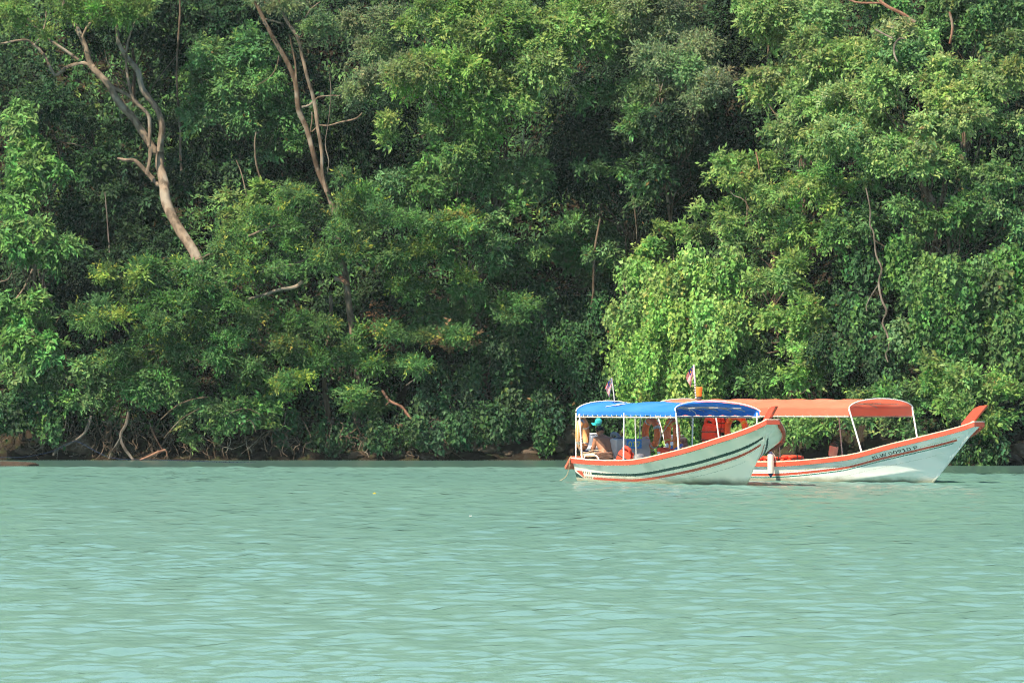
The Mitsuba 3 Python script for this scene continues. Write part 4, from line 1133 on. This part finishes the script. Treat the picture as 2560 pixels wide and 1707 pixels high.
# ------------------------------------------------------------------ things aboard
def flag_mesh(hoist, fly, side, seed, ca, sa):
    n, m = 29, 43
    S, Tt = np.meshgrid(np.linspace(0, 1, n), np.linspace(0, 1, m), indexing='ij')
    # hoist edge on the pole, the fly hanging limp in folds
    lat = (0.015 + Tt * (0.35 + 0.65 * (1 - S))) * fly * 0.62 * (1 - 0.35 * Tt)
    z = -S * hoist * (1 - 0.25 * Tt) - Tt * fly * (0.62 + 0.20 * S)
    fold = 0.035 * np.sin(S * 9 + seed) * Tt + 0.02 * np.sin(Tt * 6 + 3 * S)
    P = np.stack([side * lat * ca + fold * sa, side * lat * sa - fold * ca, z], -1)
    band = (np.floor(S * 14 * 0.9999).astype(int) % 2)[..., None]
    col = np.where(band == 0, [0.62, 0.04, 0.05], [0.74, 0.72, 0.72])
    can = (S < 0.57) & (Tt < 0.5)
    col[can] = [0.03, 0.05, 0.30]
    cx, cy = (Tt - 0.2) * 2.0, (S - 0.285) * 1.0
    moon = can & (cx ** 2 + cy ** 2 < 0.045) & ((cx - 0.07) ** 2 + cy ** 2 > 0.030)
    star = can & ((Tt - 0.34) ** 2 * 4 + (S - 0.285) ** 2 < 0.018)
    col[moon | star] = [0.75, 0.55, 0.05]
    return sheet(P), col.reshape(-1, 3)


def flag(label, M, x, y, zb, zt, dx, hoist, fly, banded, seed):
    k = thing('flag', label, 'flag')
    top = np.array([x + dx, y, zt])
    p = np.linspace(np.array([x, y, zb]), top, 6)
    obj('pole', tube(p, 0.014 if not banded else 0.019, 8, sub=1), 'grey_tube' if not banded else 'white_plain', k, M)
    if banded:
        for i in range(7):
            a, b = zb + 0.03 + i * 0.058, zb + 0.055 + i * 0.058
            f = lambda z: np.array([x + dx * (z - zb) / (zt - zb), y, z])
            obj('band', tube([f(a), f(b)], 0.0205, 8, sub=1), 'black_paint', k, M)
    c, s = M[0, 0], M[0, 1]
    v, col = flag_mesh(hoist, fly, -1, seed, c, s)
    obj('cloth', moved(v, top - [0, 0, 0.01]), 'cloth_vc', k, M, smooth=True, color=col)
    return k


flag('small limp striped flag on a plain pole over the blue canopy', M1, 0.52, 0, 1.77, 2.315, -0.15, 0.19, 0.36, False, 0.4)
flag('small limp striped flag on a black and white banded pole over the red canopy', M2, 0.19, 0, 1.80, 2.63, -0.08, 0.19, 0.46, True, 1.7)


def lathe(prof, seg=24):
    return trimesh.creation.revolve(np.array(prof, float), sections=seg)


k = thing('beacon_lamp', 'orange plastic lamp fixed beside the banded flag pole', 'lamp')
obj('lens', moved(lathe([(0, 0), (.055, 0), (.062, .02), (.078, .17), (.082, .20), (.078, .215), (.03, .225), (0, .225)]), (0.27, 0.02, 1.90)), 'orange_plain', k, M2)
obj('base', moved(lathe([(0, 0), (.06, 0), (.06, .05), (0.03, .07), (.03, .10), (0, .10)]), (0.27, 0.02, 1.82)), 'motor_dark', k, M2)


def lifebuoy(label, M, c, yaw, tilt, mat='buoy_orange', tapes='tape_grey', R=0.285, r=0.072, group=None):
    k = thing('lifebuoy', label, 'lifebuoy', group)
    X = trimesh.transformations.translation_matrix(c) @ rotz(yaw) @ rot(tilt, [0, 1, 0]) @ rot(90, [1, 0, 0])
    t = trimesh.creation.torus(R, r, major_sections=44, minor_sections=16)
    t.vertices[:, 2] *= 1.15
    def put(n, m, mt):
        m = m.copy()
        m.apply_transform(X)
        obj(n, m, mt, k, M)
    put('ring', t, mat)
    for i in range(4):
        a = i * math.pi / 2 + 0.6
        an = np.linspace(a - 0.10, a + 0.10, 5)
        rings = []
        for q in an:
            b = np.linspace(0, 2 * math.pi, 17)
            rr = r + 0.003
            rings.append(np.stack([(R + rr * np.cos(b)) * math.cos(q), (R + rr * np.cos(b)) * math.sin(q), rr * 1.15 * np.sin(b)], -1))
        put('tape', sheet(np.array(rings)), tapes)
    pts = []
    for q in np.linspace(0, 2 * math.pi, 33):
        off = 0.012 + 0.05 * abs(math.sin(2 * (q - 0.6)))
        pts.append(((R + r + off) * math.cos(q), (R + r + off) * math.sin(q), 0))
    put('grab_rope', tube(pts, 0.007, 5, sub=1), 'rope_white')


lifebuoy('orange lifebuoy hanging next to the numbered console', M1, (0.75, 0.80, 1.07), 4, 10, tapes='tape_grey')
lifebuoy('orange lifebuoy with yellow bands near the front post of the blue boat', M1, (1.74, 0.83, 1.075), -4, -6, tapes='tape_yellow')
lifebuoy('faded tan lifebuoy tied edge-on at the stern of the blue boat', M1, (0.10, -0.60, 1.05), 140, 2, mat='buoy_faded', tapes='tape_grey', R=0.30)
lifebuoy('orange lifebuoy hanging under the red canopy', M2, (0.62, 0.86, 1.13), 2, 4, tapes='tape_yellow', R=0.30)


# the boatman: one body, sitting with bowed head, facing the stern
def person():
    f, r = np.array([-1.0, -0.05, 0]), np.array([-0.05, 1.0, 0])     # forward, his right hand side
    o = np.array([0.52, -0.20, 0.50])
    J = lambda a, b, c: o + f * a + r * b + UP * c
    bones = []
    def bone(a, ra, b, rb):
        bones.append((a, ra, b, rb))
    pel, wai, che, nek = J(0, 0, .06), J(.045, 0, .19), J(.15, 0, .385), J(.235, 0, .50)
    bone(J(-.01, -.075, .06), .115, J(-.01, .075, .06), .115)
    bone(J(-.01, -.06, .06), .115, J(.045, -.05, .20), .105)
    bone(J(-.01, .06, .06), .115, J(.045, .05, .20), .105)
    bone(J(.045, -.05, .20), .105, J(.145, -.085, .385), .112)
    bone(J(.045, .05, .20), .105, J(.145, .085, .385), .112)
    bone(J(.145, -.085, .385), .112, J(.145, .085, .385), .112)
    for s in (-1, 1):
        sh = J(.175, .175 * s, .43)
        bone(J(.15, .09 * s, .40), .095, sh, .066)
        bone(nek, .056, sh, .058)
        el = J(.24, .245 * s, .165)
        wr = J(.46, .12 * s, .105)
        bone(sh, .062, el, .043)
        bone(el, .043, J(.30, .21 * s, .15), .045)
        bone(J(.30, .21 * s, .15), .045, wr, .028)
        # hand: palm, four fingers and a thumb, lightly curled
        pd = nrm(J(.53, .05 * s, .085) - wr)
        sd = nrm(np.cross(pd, UP)) * s
        pe = wr + pd * 0.085
        bone(wr, .026, wr + pd * .045 + sd * .012, .026)
        bone(wr + pd * .03 - sd * .02, .022, pe - sd * .028, .014)
        bone(wr + pd * .03 + sd * .02, .022, pe + sd * .028, .014)
        for q, ln in enumerate((.068, .08, .074, .056)):
            b0 = pe + sd * (.030 - .020 * q)
            b1_ = b0 + pd * ln * .5 - UP * .010
            b2_ = b1_ + pd * ln * .35 - UP * .028
            bone(b0 - pd * .02, .0105, b1_, .0095)
            bone(b1_, .0095, b2_, .008)
        t0 = wr + pd * .03 + sd * .028 * 1.0
        t1 = t0 + pd * .035 + sd * .022
        bone(t0, .014, t1, .011)
        bone(t1, .011, t1 + pd * .028 - UP * .012, .009)
        hip, kn, an = J(.03, .095 * s, .05), J(.43, .17 * s, .09), J(.40, .16 * s, -.345)
        bone(hip, .095, kn, .062)
        bone(kn, .060, J(.40, .165 * s, -.10), .056)
        bone(J(.40, .165 * s, -.10), .056, an, .036)
        bone(an, .036, J(.37, .16 * s, -.385), .036)
        bone(J(.37, .16 * s, -.385), .034, J(.55, .17 * s, -.395), .026)
    bone(che, .09, nek, .062)
    hd = J(.315, 0, .605)
    bone(nek, .054, J(.285, 0, .555), .056)
    hf, hu = nrm(f * .80 - UP * .60), nrm(UP * .80 + f * .60)
    bone(hd, .082, hd + hu * .05 - hf * .012, .088)
    bone(hd, .078, hd + hf * .045 - hu * .055, .045)         # jaw
    bone(hd + hf * .075 - hu * .012, .016, hd + hf * .098 - hu * .03, .014)   # nose
    bone(hd + hf * .07 - hu * .06, .017, hd + hf * .076 - hu * .068, .014)    # lips
    for s in (-1, 1):
        bone(hd + hf * .062 + r * .032 * s + hu * .02, .018, hd + hf * .066 + r * .02 * s + hu * .02, .016)   # brow
        bone(hd + r * .083 * s - hf * .01 + hu * .012, .017, hd + r * .086 * s - hf * .012 - hu * .022, .012)  # ear
    sp = {}
    ms = []
    for a, ra, b, rb in bones:
        ms.append(m3.Manifold.batch_hull([m3.Manifold.sphere(ra, 14).translate([float(q) for q in a]), m3.Manifold.sphere(rb, 14).translate([float(q) for q in b])]))
    m = man(m3.Manifold.batch_boolean(ms, m3.OpType.Add).refine_to_length(0.02))
    m.merge_vertices()
    trimesh.smoothing.filter_taubin(m, 0.5, 0.52, 8)
    obj('person', m, 'skin', None, M1, smooth=True)
    tag('person', 'bare-backed person with black hair sitting bowed at the stern of the boat', 'person')
    # hair cap
    s = trimesh.creation.icosphere(4, 0.1)
    v = s.vertices / 0.1
    loc = np.stack([v @ hf, v @ r, v @ hu], 1)
    keep = (loc[:, 2] > 0.42 + 0.25 * loc[:, 0]) | (loc[:, 0] < -0.05) & (loc[:, 2] > -0.55)
    sv = v * np.array([1, 1, 1]) * (0.097 + 0.006 * meshkit.noise(v * 9, 2))[:, None] * np.where(loc[:, 2:3] > 0, 1.06, 1.0)
    fk = keep[s.faces].all(1)
    outer = sv + hd + hu * .028 - hf * .010
    hm = trimesh.Trimesh(np.vstack([outer, (sv * .9) + hd + hu * .028 - hf * .010]), np.vstack([s.faces[fk], s.faces[fk][:, ::-1] + len(sv)]), process=False)
    obj('hair', hm, 'hair', 'person', M1, smooth=True)
    # shorts follow hips and thighs
    ms = [m3.Manifold.batch_hull([m3.Manifold.sphere(.128, 16).translate(list(map(float, J(-.012, -.07, .055)))), m3.Manifold.sphere(.128, 16).translate(list(map(float, J(-.012, .07, .055)))), m3.Manifold.sphere(.118, 16).translate(list(map(float, J(.02, 0, .12))))])]
    for s_ in (-1, 1):
        ms.append(m3.Manifold.batch_hull([m3.Manifold.sphere(.112, 16).translate(list(map(float, J(.03, .09 * s_, .05)))), m3.Manifold.sphere(.088, 16).translate(list(map(float, J(.32, .145 * s_, .082))))]))
    m = man(m3.Manifold.batch_boolean(ms, m3.OpType.Add).refine_to_length(0.03))
    m.merge_vertices()
    trimesh.smoothing.filter_taubin(m, 0.5, 0.52, 5)
    m.vertices += (0.012 * (meshkit.noise(m.vertices * 14, 4) - 0.5))[:, None] * m.vertex_normals
    obj('shorts', m, 'shorts', 'person', M1, smooth=True)


person()


def puffy(sx, sy, sz, seed=0, amp=0.12):
    """a soft stuffed slab"""
    s = trimesh.creation.icosphere(3)
    v = s.vertices
    v = np.sign(v) * np.abs(v) ** 0.55
    v = v / np.linalg.norm(s.vertices, axis=1, keepdims=True)
    v = v * (1 + amp * (meshkit.noise(s.vertices * 2.6 + seed, 5) - 0.5))[:, None]
    return trimesh.Trimesh(v * np.array([sx, sy, sz]) / 2, s.faces, process=False)


def vest(label, M, c, yaw, mat, dark, tilt=0.0, s=1.0, lying=False):
    k = thing('life_jacket', label, 'life jacket')
    X = trimesh.transformations.translation_matrix(c) @ rotz(yaw) @ rot(tilt, [0, 1, 0]) @ (rot(88, [1, 0, 0]) if lying else np.eye(4))
    def put(n, m, mt):
        m.apply_transform(X)
        obj(n, m, mt, k, M, smooth=True)
    put('panel', moved(puffy(.20 * s, .09, .50 * s, 1), (-.11 * s, .03, 0)), mat)
    put('panel', moved(puffy(.20 * s, .09, .50 * s, 2), (.11 * s, .03, 0)), mat)
    put('back', moved(puffy(.42 * s, .08, .46 * s, 3), (0, -.06, .01)), mat)
    put('collar', tube([(-.12 * s, -.03, .24 * s), (-.07 * s, -.08, .33 * s), (.07 * s, -.08, .33 * s), (.12 * s, -.03, .24 * s)], .045 * s, 8), mat)
    for z in (-.12, .06):
        put('strap', moved(rbox(.43 * s, .20, .03, .008), (0, -.012, z * s)), dark)


vest('grey life jacket hung behind the seated person', M1, (0.16, 0.22, 0.74), 20, 'vest_grey', 'vest_brown', s=0.95)
vest('red life jacket lying against the console of the blue boat', M1, (2.0, -0.45, 0.50), 30, 'vest_red', 'black_paint', tilt=25, s=0.85)
vest('red life jackets hung up at the stern of the red boat', M2, (0.02, 0.62, 1.02), 10, 'vest_red', 'vest_brown', s=1.05)
vest('dark red life jacket hung higher beside the others on the red boat', M2, (0.16, 0.75, 1.24), -15, 'vest_red', 'vest_brown', s=0.7)
vest('red life jacket with black straps lying on the low side of the white boat', M2, (3.15, -0.45, 0.47), 0, 'vest_red', 'black_paint', s=0.9, lying=True)
vest('second red life jacket lying just forward along the low side', M2, (3.85, -0.40, 0.50), 8, 'vest_red', 'black_paint', s=0.9, lying=True)

k = thing('fender', 'white cylindrical fender with dark blue ends hanging at the side of the white boat', 'fender')
fx, fy = 3.89, -1.10
obj('body', moved(lathe([(0, .085), (.062, .085), (.070, .10), (.072, .30), (.070, .50), (.062, .515), (0, .515)]), (fx, fy, 0.09)), 'fender_white', k, M2)
obj('tip', moved(lathe([(0, 0), (.014, 0), (.022, .03), (.062, .086), (0, .09)]), (fx, fy, 0.085)), 'navy', k, M2)
obj('cap', moved(lathe([(0, 0), (.062, 0), (.024, .05), (.014, .08), (0, .08)]), (fx, fy, 0.605)), 'navy', k, M2)
obj('rope', tube([(fx, fy, .68), (fx + .02, fy + .10, .58), (fx + .03, fy + .14, .44)], .008, 5), 'rope_white', k, M2)
k = thing('fender', 'pinkish fender with black top leaning inside the white boat', 'fender')
X = rot(14, [0, 1, 0])
obj('body', moved(lathe([(0, 0), (.085, 0), (.10, .03), (.10, .22), (.085, .245), (0, .25)]), (4.36, 0.35, 0.55), X), 'pink_plain', k, M2)
obj('cap', moved(lathe([(0, .246), (.09, .246), (.085, .29), (.03, .30), (.025, .36), (0, .36)]), (4.36, 0.35, 0.55), X), 'black_paint', k, M2)

for i, lab in enumerate(('lowest of the folded brown mats behind the seated person', 'second folded brown mat from the bottom', 'third folded brown mat from the bottom', 'topmost folded brown mat, just under the bare back')):
    key = obj('folded_mat', moved(puffy(0.17, 0.40 - 0.01 * i, 0.06, i, 0.2), (1.02 + 0.01 * (i % 2), -0.48, 0.50 + 0.042 * i), rotz(-5)), 'brown_mat', None, M1, smooth=True)
    tag(key, lab, 'mat', None)
k = thing('cap', 'teal cap hanging from the canopy rail above the person', 'cap')
cp = (-0.47, 0.06, 1.325)
crown = trimesh.creation.icosphere(3, 0.086)
crown.vertices *= [1, 0.95, 1.0]
crown.vertices += (0.016 * (meshkit.noise(crown.vertices * 22, 3) - 0.5))[:, None] * crown.vertex_normals
obj('crown', moved(crown, cp), 'teal', k, M1, smooth=True)
obj('brim', moved(rbox(.13, .15, .014, .006), (cp[0] - .07, cp[1] - .05, cp[2] - .055), rot(25, [0, 1, 0])), 'teal', k, M1)
obj('loop', tube([(cp[0], cp[1], cp[2] + .09), (cp[0] + .02, cp[1], cp[2] + .17), (cp[0] + .04, cp[1], cp[2] + .24)], .008, 5), 'teal', k, M1)
key = obj('ball_buoy', moved(puffy(.16, .16, .15, 2, .06), (0.22, -0.56, 0.62)), 'navy', None, M1, smooth=True)
tag(key, 'navy blue rounded buoy on the stern deck beside the post', 'buoy')
key = obj('pot', moved(lathe([(0, 0), (.10, 0), (.13, .03), (.14, .10), (.12, .16), (.06, .19), (0, .20)]), (2.90, -0.52, 0.45)), 'shiny_grey', None, M1)
tag(key, 'rounded shiny grey pot by the leaning rod', 'pot')
k = thing('food_packet', 'red, white and blue packet near the front post of the blue boat', 'packet')
obj('lower', moved(rbox(.16, .22, .07, .02), (3.0, 0.0, 0.605)), 'blue_plain', k, M1)
obj('middle', moved(rbox(.163, .223, .05, .02), (3.0, 0.0, 0.66)), 'white_plain', k, M1)
obj('upper', moved(rbox(.16, .22, .10, .03), (3.0, 0.0, 0.725)), 'vest_red', k, M1)
for i, (x, y) in enumerate(((2.92, 0.14), (3.12, 0.16))):
    k = thing('bottle', ('white-topped bottle left of the red packet', 'white-topped bottle right of the red packet')[i], 'bottle')
    obj('body', moved(lathe([(0, 0), (.04, 0), (.042, .20), (.018, .26), (.018, .28), (0, .28)], 16), (x, y, .50 + .04 * i)), 'blue_plain', k, M1)
    obj('top', moved(lathe([(0, 0), (.034, 0), (.034, .07), (.02, .09), (0, .09)], 16), (x, y, .775 + .04 * i)), 'white_plain', k, M1)
key = obj('dry_bag', moved(puffy(.26, .26, .34, 5, .25), (2.9, 0.36, 0.74)), 'orange_plain', None, M1, smooth=True)
tag(key, 'orange yellow bag under the second lifebuoy', 'bag')
key = obj('cloth_bundle', moved(puffy(.36, .30, .16, 7, .3), (3.4, -0.05, 0.67)), 'vest_red', None, M1, smooth=True)
tag(key, 'crumpled red cloth at the front post of the blue boat', 'cloth')
key = obj('cloth_strip', tube([(3.75, 0.1, 0.84), (3.95, -0.05, 0.80), (4.15, -0.25, 0.74)], [.03, .04, .03], 8), 'blue_plain', None, M1)
tag(key, 'blue rolled cloth before the dark engine', 'cloth')

# ropes
def rope(label, pts, r, mat, M=None, name='rope'):
    key = obj(name, tube(pts, r, 5), mat, None, M)
    tag(key, label, 'rope')


rope('thin tan rope hanging from the stern corner into the water', [(0.10, -.86, .56), (0.06, -.90, .50), (0.0, -.885, .30), (-0.10, -.90, .12), (-0.28, -.95, .02), (-0.42, -1.0, -.03)], .008, 'rope', M1)
g = np.random.default_rng(9)
pts = []
for i in range(60):
    a = i * 0.62
    pts.append((0.50 + 0.30 * math.cos(a) + g.normal(0, .012), -.63 + .12 * math.sin(a) + g.normal(0, .01), .555 + .0016 * i + .012 * math.sin(a * 2)))
rope('coiled tan rope heaped on the stern deck', pts, .012, 'rope', M1)
rope('loose tan rope crossing up to the brown mats', [(0.30, -.74, .58), (0.5, -.68, .64), (0.72, -.60, .70), (0.88, -.55, .69), (1.02, -.48, .71)], .011, 'rope', M1)
rope('pale rope wound on the stern post', [(0.455 + .028 * math.cos(i * 1.1), -.80 + .028 * math.sin(i * 1.1), .78 + .011 * i) for i in range(20)], .008, 'rope_white', M1)
rope('black and white cord wound round the far side post', [(2.64 + .026 * math.cos(i * 1.0), .895 + .026 * math.sin(i * 1.0), 1.22 + .011 * i) for i in range(20)], .008, 'rope_white', M1)
rope('pale rope crossing between the hanging lifebuoys', [(2.0, .70, 1.38), (2.05, .5, 1.15), (2.25, .3, .98), (2.6, .1, .86)], .012, 'rope', M1)
rope('dark blue rope sagging along the left bank', [at(-10, 1143, 151), at(60, 1142, 151), at(130, 1128, 152), at(178, 1105, 153), at(200, 1106, 153), at(240, 1128, 152), at(290, 1146, 151), at(400, 1149, 151), at(520, 1153, 150), at(640, 1156, 149)], .010, 'rope_blue')

# bits afloat
for (u, v, lab, mat, s) in ((936, 1236, 'tiny yellow leaf afloat in mid-water at left', 'tape_yellow', .06), (1176, 1294, 'tiny white scrap afloat in mid-water', 'white_plain', .035)):
    Y = EYE_Z / ((v - 1008) / 12650)
    p = at(u, v, Y)
    key = obj('floating_leaf' if mat == 'tape_yellow' else 'floating_scrap', moved(puffy(s, s * .6, s * .35, 1, .4), (p[0], p[1], 0.03)), mat, None, smooth=True)
    tag(key, lab, 'leaf' if mat == 'tape_yellow' else 'scrap')
import sys; sys.stderr.write(f"leaves {TOTAL[0]}\n")
scene['haze_air'] = {'type': 'homogeneous', 'albedo': {'type': 'rgb', 'value': [0.80, 0.92, 1.0]}, 'sigma_t': HAZE}
obj_h = {'type': 'cube', 'to_world': T().translate([0, 25, 33]).scale([450, 350, 37]), 'bsdf': {'type': 'null'}, 'interior': {'type': 'ref', 'id': 'haze_air'}}
scene['haze'] = obj_h
scene['camera']['medium'] = {'type': 'ref', 'id': 'haze_air'}
tag('haze', 'thin pale sea haze', 'haze', kind='stuff')
